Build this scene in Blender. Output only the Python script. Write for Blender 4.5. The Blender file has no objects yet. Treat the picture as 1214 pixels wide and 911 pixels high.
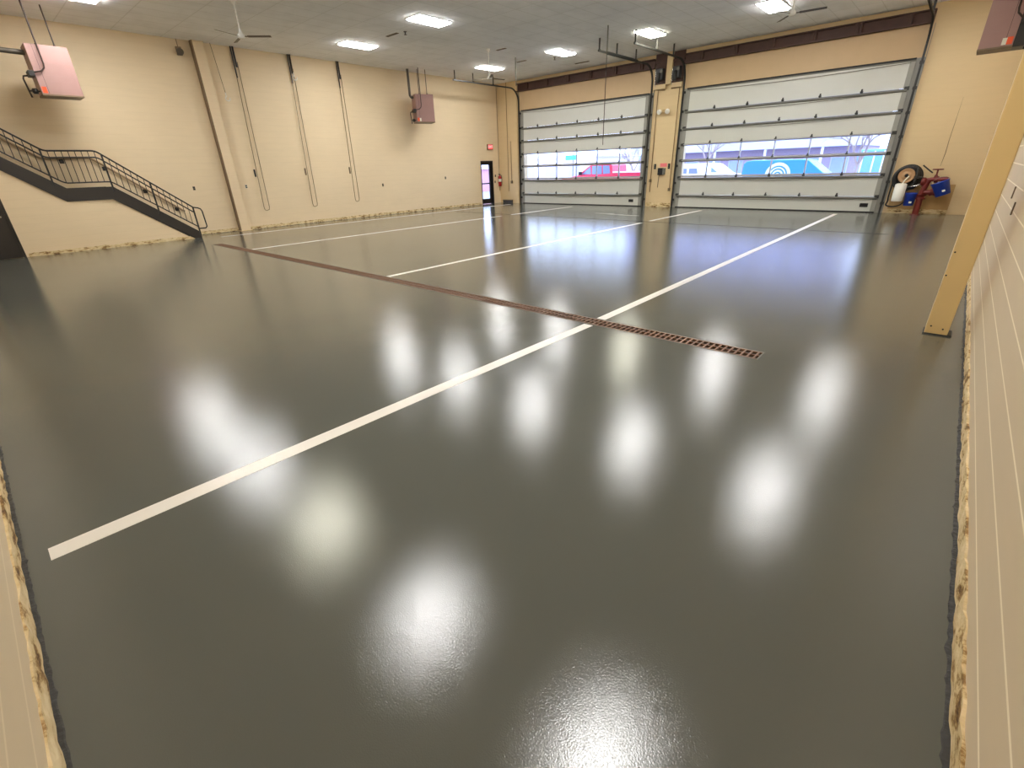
import bpy, math, random
from mathutils import Vector, Matrix

scene = bpy.context.scene
COL = scene.collection
PI = math.pi
rnd = random.Random(7)

# ------------------------------------------------------------------ room
XL, XR = -19.0, 0.455          # side walls (inner faces)
YB, YF = -0.385, 20.5          # wall behind the camera, door wall
ZC = 5.62                      # ceiling
XS = -18.05                    # wall below the stair
EYE = 1.75


# ------------------------------------------------------------------ materials
def lin(r, g, b):
    def f(c):
        c /= 255.0
        return c / 12.92 if c <= 0.04045 else ((c + 0.055) / 1.055) ** 2.4
    return (f(r), f(g), f(b), 1.0)


def new_mat(name):
    m = bpy.data.materials.new(name)
    m.use_nodes = True
    nt = m.node_tree
    return m, nt, nt.nodes['Principled BSDF']


def simple(name, rgb, rough=0.5, metal=0.0, var=0.06, scale=6.0, bump=0.0, bscale=40.0, spec=0.5):
    """Plain surface with a little procedural unevenness in colour (and relief)."""
    m, nt, p = new_mat(name)
    N, L = nt.nodes, nt.links
    tc = N.new('ShaderNodeTexCoord')
    no = N.new('ShaderNodeTexNoise')
    no.inputs['Scale'].default_value = scale
    no.inputs['Detail'].default_value = 4
    L.new(tc.outputs['Object'], no.inputs['Vector'])
    mx = N.new('ShaderNodeMix')
    mx.data_type = 'RGBA'
    c = lin(*rgb)
    mx.inputs[6].default_value = tuple(max(0, v * (1 - var)) for v in c[:3]) + (1,)
    mx.inputs[7].default_value = tuple(min(1, v * (1 + var)) for v in c[:3]) + (1,)
    L.new(no.outputs['Fac'], mx.inputs[0])
    L.new(mx.outputs[2], p.inputs['Base Color'])
    p.inputs['Roughness'].default_value = rough
    p.inputs['Metallic'].default_value = metal
    p.inputs['Specular IOR Level'].default_value = spec
    if bump:
        n2 = N.new('ShaderNodeTexNoise')
        n2.inputs['Scale'].default_value = bscale
        n2.inputs['Detail'].default_value = 3
        L.new(tc.outputs['Object'], n2.inputs['Vector'])
        b = N.new('ShaderNodeBump')
        b.inputs['Strength'].default_value = 1.0
        b.inputs['Distance'].default_value = bump
        L.new(n2.outputs['Fac'], b.inputs['Height'])
        L.new(b.outputs['Normal'], p.inputs['Normal'])
    return m


def emit(name, rgb, strength):
    m = bpy.data.materials.new(name)
    m.use_nodes = True
    nt = m.node_tree
    nt.nodes.clear()
    e = nt.nodes.new('ShaderNodeEmission')
    e.inputs['Color'].default_value = rgb
    e.inputs['Strength'].default_value = strength
    o = nt.nodes.new('ShaderNodeOutputMaterial')
    nt.links.new(e.outputs[0], o.inputs['Surface'])
    return m


def glass(name, tint=(1, 1, 1, 1)):
    m = bpy.data.materials.new(name)
    m.use_nodes = True
    nt = m.node_tree
    nt.nodes.clear()
    N, L = nt.nodes, nt.links
    t = N.new('ShaderNodeBsdfTransparent')
    t.inputs['Color'].default_value = tint
    g = N.new('ShaderNodeBsdfGlossy')
    g.inputs['Roughness'].default_value = 0.03
    fr = N.new('ShaderNodeFresnel')
    fr.inputs['IOR'].default_value = 1.3
    mx = N.new('ShaderNodeMixShader')
    o = N.new('ShaderNodeOutputMaterial')
    L.new(fr.outputs[0], mx.inputs[0])
    L.new(t.outputs[0], mx.inputs[1])
    L.new(g.outputs[0], mx.inputs[2])
    L.new(mx.outputs[0], o.inputs['Surface'])
    return m


def block_wall(name, rgb, axis, joint_rgb, joint_amt=0.5, rough=0.55, vert=0.0, jw=0.035):
    """Painted concrete block: 20 cm courses, faint joints; axis = wall's run ('X' or 'Y')."""
    m, nt, p = new_mat(name)
    N, L = nt.nodes, nt.links
    geo = N.new('ShaderNodeNewGeometry')
    sep = N.new('ShaderNodeSeparateXYZ')
    L.new(geo.outputs['Position'], sep.inputs[0])

    def math_(op, a, b=None, c=None):
        n = N.new('ShaderNodeMath')
        n.operation = op
        for i, v in enumerate((a, b, c)):
            if v is None:
                continue
            if isinstance(v, (int, float)):
                n.inputs[i].default_value = v
            else:
                L.new(v, n.inputs[i])
        return n.outputs[0]
    zz = math_('DIVIDE', sep.outputs['Z'], 0.2)
    fz = math_('FRACT', zz)
    tri = math_('ABSOLUTE', math_('SUBTRACT', fz, 0.5))      # 0.5 at the joint
    jz = math_('GREATER_THAN', tri, 0.5 - jw)
    mask = jz
    if vert > 0:
        row = math_('FLOOR', zz)
        off = math_('MULTIPLY', math_('MODULO', row, 2.0), 0.5)
        uu = math_('ADD', math_('DIVIDE', sep.outputs[axis], 0.4), off)
        fu = math_('FRACT', uu)
        tv = math_('ABSOLUTE', math_('SUBTRACT', fu, 0.5))
        jv = math_('MULTIPLY', math_('GREATER_THAN', tv, 0.485), vert)
        mask = math_('MAXIMUM', jz, jv)
    no = N.new('ShaderNodeTexNoise')
    no.inputs['Scale'].default_value = 0.7
    no.inputs['Detail'].default_value = 5
    L.new(geo.outputs['Position'], no.inputs['Vector'])
    sc = N.new('ShaderNodeMapping')
    sc.inputs['Scale'].default_value = (1.5, 1.5, 9.0)
    L.new(geo.outputs['Position'], sc.inputs['Vector'])
    n2 = N.new('ShaderNodeTexNoise')                           # streaks along the courses
    n2.inputs['Scale'].default_value = 1.2
    n2.inputs['Detail'].default_value = 4
    L.new(sc.outputs[0], n2.inputs['Vector'])
    base = lin(*rgb)
    mx = N.new('ShaderNodeMix')
    mx.data_type = 'RGBA'
    mx.inputs[6].default_value = tuple(v * 0.9 for v in base[:3]) + (1,)
    mx.inputs[7].default_value = tuple(min(1, v * 1.08) for v in base[:3]) + (1,)
    L.new(math_('MULTIPLY_ADD', no.outputs['Fac'], 0.6, math_('MULTIPLY', n2.outputs['Fac'], 0.4)), mx.inputs[0])
    m2 = N.new('ShaderNodeMix')
    m2.data_type = 'RGBA'
    m2.inputs[7].default_value = lin(*joint_rgb)
    L.new(mx.outputs[2], m2.inputs[6])
    L.new(math_('MULTIPLY', mask, joint_amt), m2.inputs[0])
    L.new(m2.outputs[2], p.inputs['Base Color'])
    p.inputs['Roughness'].default_value = rough
    p.inputs['Specular IOR Level'].default_value = 0.35
    b = N.new('ShaderNodeBump')
    b.inputs['Distance'].default_value = 0.002
    b.inputs['Strength'].default_value = 0.5
    L.new(math_('SUBTRACT', math_('MULTIPLY', no.outputs['Fac'], 0.5), mask), b.inputs['Height'])
    L.new(b.outputs['Normal'], p.inputs['Normal'])
    return m


def floor_mat():
    m, nt, p = new_mat('grey epoxy')
    N, L = nt.nodes, nt.links
    geo = N.new('ShaderNodeNewGeometry')
    big = N.new('ShaderNodeTexNoise')
    big.inputs['Scale'].default_value = 0.35
    big.inputs['Detail'].default_value = 5
    L.new(geo.outputs['Position'], big.inputs['Vector'])
    mx = N.new('ShaderNodeMix')
    mx.data_type = 'RGBA'
    mx.inputs[6].default_value = lin(*FLOOR_A)
    mx.inputs[7].default_value = lin(*FLOOR_B)
    L.new(big.outputs['Fac'], mx.inputs[0])
    L.new(mx.outputs[2], p.inputs['Base Color'])
    st = N.new('ShaderNodeMapping')
    st.inputs['Scale'].default_value = (1.0, 0.35, 1.0)
    st.inputs['Rotation'].default_value = (0, 0, 0.7)
    L.new(geo.outputs['Position'], st.inputs['Vector'])
    rn = N.new('ShaderNodeTexNoise')
    rn.inputs['Scale'].default_value = 0.8
    rn.inputs['Detail'].default_value = 3
    L.new(st.outputs[0], rn.inputs['Vector'])
    mr = N.new('ShaderNodeMapRange')
    mr.inputs['From Min'].default_value = 0.3
    mr.inputs['From Max'].default_value = 0.7
    mr.inputs['To Min'].default_value = 0.085
    mr.inputs['To Max'].default_value = 0.125
    L.new(rn.outputs['Fac'], mr.inputs['Value'])
    L.new(mr.outputs[0], p.inputs['Roughness'])
    p.inputs['IOR'].default_value = 1.52
    fine = N.new('ShaderNodeTexNoise')                      # orange-peel of the rolled coat
    fine.inputs['Scale'].default_value = 190.0
    fine.inputs['Detail'].default_value = 1.5
    L.new(geo.outputs['Position'], fine.inputs['Vector'])
    b = N.new('ShaderNodeBump')
    b.inputs['Strength'].default_value = 1.0
    b.inputs['Distance'].default_value = 0.00054
    L.new(fine.outputs['Fac'], b.inputs['Height'])
    L.new(b.outputs['Normal'], p.inputs['Normal'])
    return m


def peeled(name, axis):
    """Strip at the foot of the wall where an old base was pulled off: cream plaster, brown glue."""
    m, nt, p = new_mat(name)
    N, L = nt.nodes, nt.links
    geo = N.new('ShaderNodeNewGeometry')
    mp = N.new('ShaderNodeMapping')
    mp.inputs['Scale'].default_value = (1.0, 1.0, 2.5)
    L.new(geo.outputs['Position'], mp.inputs['Vector'])
    a = N.new('ShaderNodeTexNoise')
    a.inputs['Scale'].default_value = 5.0
    a.inputs['Detail'].default_value = 8
    a.inputs['Roughness'].default_value = 0.7
    L.new(mp.outputs[0], a.inputs['Vector'])
    r = N.new('ShaderNodeValToRGB')
    e = r.color_ramp.elements
    e[0].position, e[0].color = 0.34, lin(84, 56, 28)
    e[1].position, e[1].color = 0.60, lin(224, 204, 162)
    k = e.new(0.42)
    k.color = lin(150, 116, 66)
    k = e.new(0.47)
    k.color = lin(206, 182, 134)
    L.new(a.outputs['Fac'], r.inputs[0])
    L.new(r.outputs[0], p.inputs['Base Color'])
    p.inputs['Roughness'].default_value = 0.8
    b = N.new('ShaderNodeBump')
    b.inputs['Distance'].default_value = 0.012
    L.new(a.outputs['Fac'], b.inputs['Height'])
    L.new(b.outputs['Normal'], p.inputs['Normal'])
    return m


def ceiling_mat():
    m, nt, p = new_mat('lay-in ceiling tile')
    N, L = nt.nodes, nt.links
    geo = N.new('ShaderNodeNewGeometry')
    mp = N.new('ShaderNodeMapping')
    mp.inputs['Location'].default_value = (-0.075, 0.24, 0)
    L.new(geo.outputs['Position'], mp.inputs['Vector'])
    br = N.new('ShaderNodeTexBrick')
    br.offset = 0.0
    br.inputs['Scale'].default_value = 1.0
    br.inputs['Brick Width'].default_value = 0.605
    br.inputs['Row Height'].default_value = 1.21
    br.inputs['Mortar Size'].default_value = 0.014
    br.inputs['Mortar Smooth'].default_value = 0.1
    br.inputs['Color1'].default_value = lin(243, 244, 247)
    br.inputs['Color2'].default_value = lin(240, 241, 244)
    br.inputs['Mortar'].default_value = lin(226, 227, 228)
    L.new(mp.outputs[0], br.inputs['Vector'])
    no = N.new('ShaderNodeTexNoise')
    no.inputs['Scale'].default_value = 2.2
    no.inputs['Detail'].default_value = 6
    L.new(geo.outputs['Position'], no.inputs['Vector'])
    r = N.new('ShaderNodeValToRGB')
    r.color_ramp.elements[0].position = 0.3
    r.color_ramp.elements[0].color = (0.93, 0.93, 0.93, 1)
    r.color_ramp.elements[1].position = 0.55
    L.new(no.outputs['Fac'], r.inputs[0])
    mx = N.new('ShaderNodeMix')
    mx.data_type = 'RGBA'
    mx.blend_type = 'MULTIPLY'
    mx.inputs[0].default_value = 1.0
    L.new(br.outputs['Color'], mx.inputs[6])
    L.new(r.outputs[0], mx.inputs[7])
    L.new(mx.outputs[2], p.inputs['Base Color'])
    p.inputs['Roughness'].default_value = 0.9
    return m


FLOOR_A, FLOOR_B = (82, 84, 78), (92, 94, 88)
M = dict(
    floor=floor_mat(),
    ceiling=ceiling_mat(),
    wall_l=block_wall('tan block, left', (226, 205, 170), 'Y', (206, 184, 147), 0.14),
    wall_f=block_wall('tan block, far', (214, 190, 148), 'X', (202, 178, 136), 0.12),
    wall_r=block_wall('tan block, right', (214, 194, 162), 'Y', (252, 238, 212), 0.95, jw=0.03, vert=0.0),
    wall_b=block_wall('tan block, behind', (216, 196, 162), 'X', (236, 218, 186), 0.6, jw=0.03, vert=0.0),
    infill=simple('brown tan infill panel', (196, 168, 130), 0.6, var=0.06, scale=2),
    column=simple('tan gloss paint', (222, 194, 138), 0.35, var=0.04, scale=3),
    base=peeled('peeled base', 'Y'),
    caulk=simple('dark floor edge', (42, 40, 36), 0.6, var=0.3, scale=20, bump=0.01, bscale=30),
    joint=simple('dark joint filler', (40, 40, 42), 0.95, var=0.2, spec=0.05),
    paint=simple('white line paint', (226, 222, 214), 0.32, var=0.03, scale=3),
    black=simple('black painted steel', (30, 25, 23), 0.4, var=0.1),
    stair=simple('dark brown painted steel', (44, 38, 33), 0.45, var=0.1),
    rail_wall=simple('tan handrail pipe', (148, 124, 92), 0.4),
    steel=simple('galvanised steel', (116, 115, 108), 0.65, 0.0, var=0.12, scale=9, spec=0.15),
    stile=simple('dull galvanised strip', (142, 141, 134), 0.6, var=0.08),
    dsteel=simple('dark track steel', (54, 53, 51), 0.45, 0.2, var=0.12),
    rust=simple('red oxide steel', (74, 47, 38), 0.6, var=0.25, scale=5),
    grate=simple('rusty iron', (124, 92, 70), 0.55, 0.3, var=0.35, scale=14),
    pit=simple('dark trench', (16, 13, 12), 0.8),
    door=simple('off-white door skin', (196, 197, 190), 0.42, var=0.03, scale=2),
    doorframe=simple('mill aluminium', (178, 178, 182), 0.35, 0.4, var=0.06),
    rubber=simple('black rubber', (22, 21, 21), 0.7),
    glass=glass('door glazing', (0.93, 0.95, 1.0, 1)),
    lamp=emit('lamp diffuser', (1.0, 0.985, 0.965, 1), 52.0),
    lampw=emit('lamp diffuser, older tube', (1.0, 0.98, 0.80, 1), 42.0),
    white=simple('white paint', (226, 224, 218), 0.45, var=0.03),
    heater=simple('mauve heater enamel', (158, 122, 116), 0.4, var=0.05, scale=4),
    orange=simple('orange label', (232, 84, 34), 0.5),
    label=simple('white label', (222, 220, 204), 0.5),
    rod=simple('dark pipe', (58, 44, 36), 0.5, 0.2, var=0.15),
    flue=simple('grey flue pipe', (92, 84, 74), 0.5, 0.3),
    chain=simple('dull brass chain', (112, 88, 56), 0.5, 0.3),
    cond=simple('painted conduit', (186, 158, 112), 0.5),
    dcond=simple('brown conduit', (134, 104, 68), 0.5),
    plate=simple('cover plate', (120, 100, 74), 0.5),
    red=simple('red enamel', (176, 26, 24), 0.3),
    exitred=emit('lit exit face', (1.0, 0.11, 0.10, 1), 0.85),
    exitlet=emit('lit exit letters', (1.0, 0.75, 0.7, 1), 1.0),
    pink=simple('pink notice', (232, 122, 126), 0.5),
    oxred=simple('dark red pipe paint', (112, 34, 26), 0.45, var=0.15, scale=12),
    blue=simple('blue plastic', (22, 56, 160), 0.4, var=0.08),
    wplastic=simple('white plastic', (232, 230, 224), 0.4, var=0.02),
    drum=simple('tan drum', (178, 140, 100), 0.45, var=0.1),
    hose=simple('black hose', (26, 26, 28), 0.45),
    chrome=simple('chrome', (210, 208, 204), 0.2, 0.9),
    motor=simple('grey motor housing', (66, 66, 68), 0.45, 0.3),
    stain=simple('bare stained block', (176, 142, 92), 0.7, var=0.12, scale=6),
    # outdoors
    asphalt=simple('asphalt', (150, 150, 154), 0.9, var=0.1, scale=2),
    tred=simple('red car paint', (216, 50, 84), 0.25, var=0.02),
    vblue=simple('blue car paint', (64, 146, 210), 0.25, var=0.02),
    vwhite=simple('white car paint', (226, 230, 238), 0.3, var=0.02),
    pblue=simple('faded blue paint', (104, 156, 214), 0.5),
    cream=simple('cream emblem paint', (216, 226, 206), 0.4),
    carglass=simple('car glass', (120, 140, 180), 0.08, var=0.02),
    tyre=simple('tyre', (24, 24, 26), 0.8),
    siding=simple('pale lavender siding', (184, 184, 214), 0.7, var=0.04),
    brickm=simple('mauve brick', (168, 152, 168), 0.8, var=0.2, scale=10),
    winm=simple('store window', (150, 166, 206), 0.15, var=0.05),
    pale=simple('white render', (236, 228, 236), 0.8, var=0.03),
    pinkw=simple('pink brick', (214, 158, 172), 0.8, var=0.12, scale=8),
    bark=simple('bare bark', (156, 140, 136), 0.85, var=0.15, scale=15),
    teal=simple('teal sign', (70, 176, 168), 0.5),
)


# ------------------------------------------------------------------ mesh builder
class MB:
    def __init__(self):
        self.v, self.f, self.mi, self.sm = [], [], [], []

    def add(self, vs, fs, m=0, s=False):
        o = len(self.v)
        self.v += [tuple(p) for p in vs]
        for f in fs:
            self.f.append(tuple(i + o for i in f))
            self.mi.append(m)
            self.sm.append(s)
        return self

    def box(self, x0, x1, y0, y1, z0, z1, m=0):
        vs = [(x, y, z) for z in (z0, z1) for y in (y0, y1) for x in (x0, x1)]
        return self.add(vs, [(0, 2, 3, 1), (4, 5, 7, 6), (0, 1, 5, 4), (2, 6, 7, 3), (0, 4, 6, 2), (1, 3, 7, 5)], m)

    def obox(self, c, size, rot=None, m=0):
        hx, hy, hz = [s / 2 for s in size]
        R = rot if rot is not None else Matrix.Identity(3)
        vs = [Vector(c) + R @ Vector((x, y, z)) for z in (-hz, hz) for y in (-hy, hy) for x in (-hx, hx)]
        return self.add(vs, [(0, 2, 3, 1), (4, 5, 7, 6), (0, 1, 5, 4), (2, 6, 7, 3), (0, 4, 6, 2), (1, 3, 7, 5)], m)

    def tube(self, pts, r, n=8, closed=False, m=0, caps=True):
        P = [Vector(p) for p in pts]
        k = len(P)
        R = r if isinstance(r, (list, tuple)) else [r] * k
        tang = []
        for i in range(k):
            a = P[(i - 1) % k] if (closed or i > 0) else P[i]
            b = P[(i + 1) % k] if (closed or i < k - 1) else P[i]
            t = (b - a)
            tang.append(t.normalized() if t.length > 1e-9 else Vector((0, 0, 1)))
        t0 = tang[0]
        up = Vector((0, 0, 1)) if abs(t0.z) < 0.9 else Vector((1, 0, 0))
        nrm = t0.cross(up).normalized()
        vs = []
        for i in range(k):
            t = tang[i]
            nrm = (nrm - t * nrm.dot(t))
            nrm = nrm.normalized() if nrm.length > 1e-6 else t.orthogonal().normalized()
            bn = t.cross(nrm)
            for j in range(n):
                a = 2 * PI * j / n
                vs.append(P[i] + (nrm * math.cos(a) + bn * math.sin(a)) * R[i])
        fs = []
        for i in range(k if closed else k - 1):
            i2 = (i + 1) % k
            for j in range(n):
                j2 = (j + 1) % n
                fs.append((i * n + j, i * n + j2, i2 * n + j2, i2 * n + j))
        self.add(vs, fs, m, True)
        if caps and not closed:
            self.add(vs[:n], [tuple(range(n))[::-1]], m)
            self.add(vs[-n:], [tuple(range(n))], m)
        return self

    def spline(self, pts, r, n=8, sub=5):
        """Round tube along a smooth curve through the points."""
        P = [Vector(p) for p in pts]
        out = []
        for i in range(len(P) - 1):
            a, b, c_, d = P[max(i - 1, 0)], P[i], P[i + 1], P[min(i + 2, len(P) - 1)]
            for q in range(sub):
                u = q / sub
                out.append(0.5 * ((2 * b) + (c_ - a) * u + (2 * a - 5 * b + 4 * c_ - d) * u * u + (3 * b - a - 3 * c_ + d) * u ** 3))
        out.append(P[-1])
        return self.tube(out, r, n)

    def cyl(self, p0, p1, r0, r1=None, n=16, m=0):
        return self.tube([p0, p1], [r0, r0 if r1 is None else r1], n, m=m)

    def lathe(self, c, axis, prof, n=24, m=0):
        """prof = [(distance along axis, radius)...]"""
        a = Vector(axis).normalized()
        u = a.orthogonal().normalized()
        w = a.cross(u)
        vs = []
        for d, r in prof:
            for j in range(n):
                t = 2 * PI * j / n
                vs.append(Vector(c) + a * d + (u * math.cos(t) + w * math.sin(t)) * max(r, 1e-4))
        fs = []
        for i in range(len(prof) - 1):
            for j in range(n):
                j2 = (j + 1) % n
                fs.append((i * n + j, i * n + j2, (i + 1) * n + j2, (i + 1) * n + j))
        self.add(vs, fs, m, True)
        self.add(vs[:n], [tuple(range(n))[::-1]], m)
        self.add(vs[-n:], [tuple(range(n))], m)
        return self

    def prism(self, poly, axis, a0, a1, m=0):
        """poly in the plane normal to axis ('X': (y,z), 'Y': (x,z), 'Z': (x,y))."""
        def P(u, v, a):
            return {'X': (a, u, v), 'Y': (u, a, v), 'Z': (u, v, a)}[axis]
        n = len(poly)
        vs = [P(u, v, a0) for u, v in poly] + [P(u, v, a1) for u, v in poly]
        fs = [tuple(range(n))[::-1], tuple(range(n, 2 * n))]
        for i in range(n):
            j = (i + 1) % n
            fs.append((i, j, n + j, n + i))
        return self.add(vs, fs, m)

    def sweep(self, X, path, prof, m=0):
        """Closed profile (x, n) swept along a path of (y, z) points at abscissa X."""
        k, n = len(path), len(prof)
        vs = []
        for i in range(k):
            a = path[max(i - 1, 0)]
            b = path[min(i + 1, k - 1)]
            ty, tz = b[0] - a[0], b[1] - a[1]
            l = math.hypot(ty, tz)
            ny, nz = -tz / l, ty / l
            for px, pn in prof:
                vs.append((X + px, path[i][0] + pn * ny, path[i][1] + pn * nz))
        fs = [tuple(range(n))[::-1], tuple(range((k - 1) * n, k * n))]
        for i in range(k - 1):
            for j in range(n):
                j2 = (j + 1) % n
                fs.append((i * n + j, i * n + j2, (i + 1) * n + j2, (i + 1) * n + j))
        return self.add(vs, fs, m)

    def build(self, name, mat, parent=None, bevel=0.0, origin=None):
        if parent is not None:
            o = Vector((0, 0, 0))
            q = parent
            while q is not None:
                o += q.location
                q = q.parent
        elif origin is not None:
            o = Vector(origin)
        else:
            xs, ys, zs = zip(*self.v)
            o = Vector(((min(xs) + max(xs)) / 2, (min(ys) + max(ys)) / 2, min(zs)))
        me = bpy.data.meshes.new(name)
        me.from_pydata([tuple(Vector(p) - o) for p in self.v], [], self.f)
        for mm in (mat if isinstance(mat, (list, tuple)) else [mat]):
            me.materials.append(mm)
        me.polygons.foreach_set('material_index', self.mi)
        me.polygons.foreach_set('use_smooth', self.sm)
        me.update()
        # outward normals
        import bmesh
        bm = bmesh.new()
        bm.from_mesh(me)
        bmesh.ops.recalc_face_normals(bm, faces=bm.faces)
        bm.to_mesh(me)
        bm.free()
        ob = bpy.data.objects.new(name, me)
        COL.objects.link(ob)
        if parent is not None:
            ob.parent = parent
        else:
            ob.location = o
        if bevel:
            md = ob.modifiers.new('edge', 'BEVEL')
            md.width = bevel
            md.segments = 2
            md.limit_method = 'ANGLE'
        return ob


def tag(o, label=None, cat=None, group=None, kind=None):
    if label:
        o['label'] = label
    if cat:
        o['category'] = cat
    if group:
        o['group'] = group
    if kind:
        o['kind'] = kind
    return o


def thing(name, label, cat, loc=(0, 0, 0), group=None, kind=None):
    o = bpy.data.objects.new(name, None)
    o.empty_display_size = 0.1
    COL.objects.link(o)
    o.location = loc
    return tag(o, label, cat, group, kind or 'thing')


def kids(o):
    return [c for c in bpy.data.objects if c.parent is o]


def dup(root, loc, rotz=0.0, label=None):
    r = root.copy()
    COL.objects.link(r)
    r.location = loc
    r.rotation_euler = (0, 0, rotz)
    if label:
        r['label'] = label
    for ch in kids(root):
        c = ch.copy()
        COL.objects.link(c)
        c.parent = r
        for g in kids(ch):
            d = g.copy()
            COL.objects.link(d)
            d.parent = c
    return r


def struct(name, mb, mat, parent=None, bevel=0.0):
    o = mb.build(name, mat, parent, bevel)
    if parent is None:
        o['kind'] = 'structure'
    return o


def arc(c, r, a0, a1, n, f):
    return [f(c[0] + r * math.cos(a0 + (a1 - a0) * i / n), c[1] + r * math.sin(a0 + (a1 - a0) * i / n)) for i in range(n + 1)]


# ------------------------------------------------------------------ shell
DR0, DR1, DX0, DX1 = 4.64, 4.88, -15.75, -1.03        # trench opening
f = MB()
f.box(XL - 0.3, XR + 0.3, YB - 0.3, DR0, -0.3, 0)
f.box(XL - 0.3, XR + 0.3, DR1, YF + 0.3, -0.3, 0)
f.box(XL - 0.3, DX0, DR0, DR1, -0.3, 0)
f.box(DX1, XR + 0.3, DR0, DR1, -0.3, 0)
floor = struct('floor', f, M['floor'])
# painted lane lines: (x at start, y start, x at end, y end, width)
for (xa, ya, xb, yb, w) in ((-3.05, -0.27, -2.93, DR0 - 0.02, 0.125), (-2.93, DR1 + 0.02, -2.90, 19.6, 0.12),
                            (-7.47, DR1 + 0.02, -7.42, 14.57, 0.115), (-7.42, 15.22, -7.36, 19.4, 0.115),
                            (-13.62, DR1 + 0.02, -13.50, 14.5, 0.12), (-13.49, 15.1, -13.42, 19.3, 0.12),
                            (-17.62, 5.5, -17.55, 19.6, 0.13)):
    h = w / 2
    s = MB()
    k = 0.0015
    s.add([(xa - h, ya, 0), (xa + h, ya, 0), (xb + h, yb, 0), (xb - h, yb, 0),
           (xa - h, ya, k), (xa + h, ya, k), (xb + h, yb, k), (xb - h, yb, k)],
          [(4, 5, 6, 7), (0, 1, 5, 4), (1, 2, 6, 5), (2, 3, 7, 6), (3, 0, 4, 7)])
    s.build('lane_line', M['paint'], floor)
j = MB()
for i in range(40):                                    # sawn joint filled dark, in front of the doors
    xa = -17.0 + 16.0 * i / 40
    xb = -17.0 + 16.0 * (i + 1) / 40
    j.box(xa, xb, 15.26 - 0.012 * i - 0.024, 15.26 - 0.012 * i + 0.024, 0, 0.0012)
j.build('floor_joint', M['joint'], floor)

for (sx_, sy_, ln, wd_, sd) in ((-10.2, 16.95, 0.55, 0.05, 1), (-9.6, 16.75, 0.4, 0.04, 2), (-8.95, 16.62, 0.5, 0.06, 3)):  # pale blobs painting white glints of reflected light onto the floor
    rr = random.Random(sd)
    s = MB()
    n = 18
    s.add([(sx_ + math.cos(2 * PI * q / n) * ln * rr.uniform(0.7, 1.1), sy_ + math.sin(2 * PI * q / n) * wd_ * rr.uniform(0.4, 1.3), 0.0012) for q in range(n)], [tuple(range(n))])
    s.build('painted_glint', M['label'], floor)

c = MB()
c.box(XL - 0.3, XR + 0.3, YB - 0.3, YF + 0.3, ZC, ZC + 0.2)
struct('ceiling', c, M['ceiling'])

# left wall with the exit door opening
EY0, EY1, EZ = 18.98, 19.9, 2.12
w = MB()
w.box(XL - 0.3, XL, YB - 0.3, EY0, 0, ZC)
w.box(XL - 0.3, XL, EY1, YF + 0.3, 0, ZC)
w.box(XL - 0.3, XL, EY0, EY1, EZ, ZC)
struct('wall_left', w, M['wall_l'])
w = MB()
w.box(XR, XR + 0.3, YB - 0.3, YF + 0.3, 0, ZC)
struct('wall_right', w, M['wall_r'])
w = MB()
w.box(XL, XR, YB - 0.3, YB, 0, ZC)
struct('wall_back', w, M['wall_b'])
D1 = (-17.38, -10.50)
D2 = (-8.90, -1.95)
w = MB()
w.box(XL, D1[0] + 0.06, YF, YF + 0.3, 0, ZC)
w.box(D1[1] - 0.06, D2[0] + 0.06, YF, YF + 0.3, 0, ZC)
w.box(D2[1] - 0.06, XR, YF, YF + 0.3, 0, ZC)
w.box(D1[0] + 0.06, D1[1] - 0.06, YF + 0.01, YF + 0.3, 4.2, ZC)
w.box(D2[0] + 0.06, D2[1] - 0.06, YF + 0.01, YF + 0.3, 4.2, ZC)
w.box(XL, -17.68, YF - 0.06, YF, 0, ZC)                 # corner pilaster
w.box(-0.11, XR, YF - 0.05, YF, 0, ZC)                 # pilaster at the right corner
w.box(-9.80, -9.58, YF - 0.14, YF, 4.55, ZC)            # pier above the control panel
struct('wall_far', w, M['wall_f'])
for n_, (xa, xb) in (('trim_9', (D1[0] - 0.11, D1[1] + 0.12)), ('trim_10', (D2[0] - 0.12, D2[1] + 0.14))):      # infill panels over the doors, browner than the wall
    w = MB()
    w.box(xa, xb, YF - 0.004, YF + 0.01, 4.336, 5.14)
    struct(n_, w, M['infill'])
w = MB()
w.tube([(-0.62, YF - 0.001, 1.38), (-0.60, YF - 0.001, 1.75), (-0.61, YF - 0.001, 2.1), (-0.60, YF - 0.001, 3.2)], [0.004, 0.010, 0.008, 0.002], 6)
w.build('crack', M['plate'], bpy.data.objects['wall_far'])
w = MB()
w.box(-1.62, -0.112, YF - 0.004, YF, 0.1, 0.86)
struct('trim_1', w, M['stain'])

# header beams and the rusty plates between them
for n_, (xa, xb) in (('trim_2', (-17.62, -10.35)), ('trim_3', (-9.12, -1.79))):
    b = MB()
    b.box(xa, xb, YF - 0.17, YF, 5.44, 5.47)
    b.box(xa, xb, YF - 0.17, YF, 5.14, 5.17)
    b.box(xa, xb, YF - 0.04, YF, 5.17, 5.44)
    k = 6
    for i in range(k):
        x = xa + (xb - xa) * (i + 0.5) / k
        b.box(x - 0.1, x + 0.1, YF - 0.13, YF - 0.04, 5.17, 5.44)
        b.box(x - 0.02, x + 0.02, YF - 0.16, YF - 0.13, 5.17, 5.44)
    struct(n_, b, M['rust'])
b = MB()
b.box(-10.33, -9.80, YF - 0.03, YF, 4.58, 5.62)
b.box(-9.58, -9.13, YF - 0.03, YF, 4.58, 5.62)
b.box(-10.33, -9.80, YF - 0.08, YF - 0.03, 5.3, 5.36)
b.box(-9.58, -9.13, YF - 0.08, YF - 0.03, 5.3, 5.36)
struct('trim_4', b, M['rust'])
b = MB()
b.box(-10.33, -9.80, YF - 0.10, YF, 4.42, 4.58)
b.box(-9.58, -9.13, YF - 0.10, YF, 4.42, 4.58)
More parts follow.
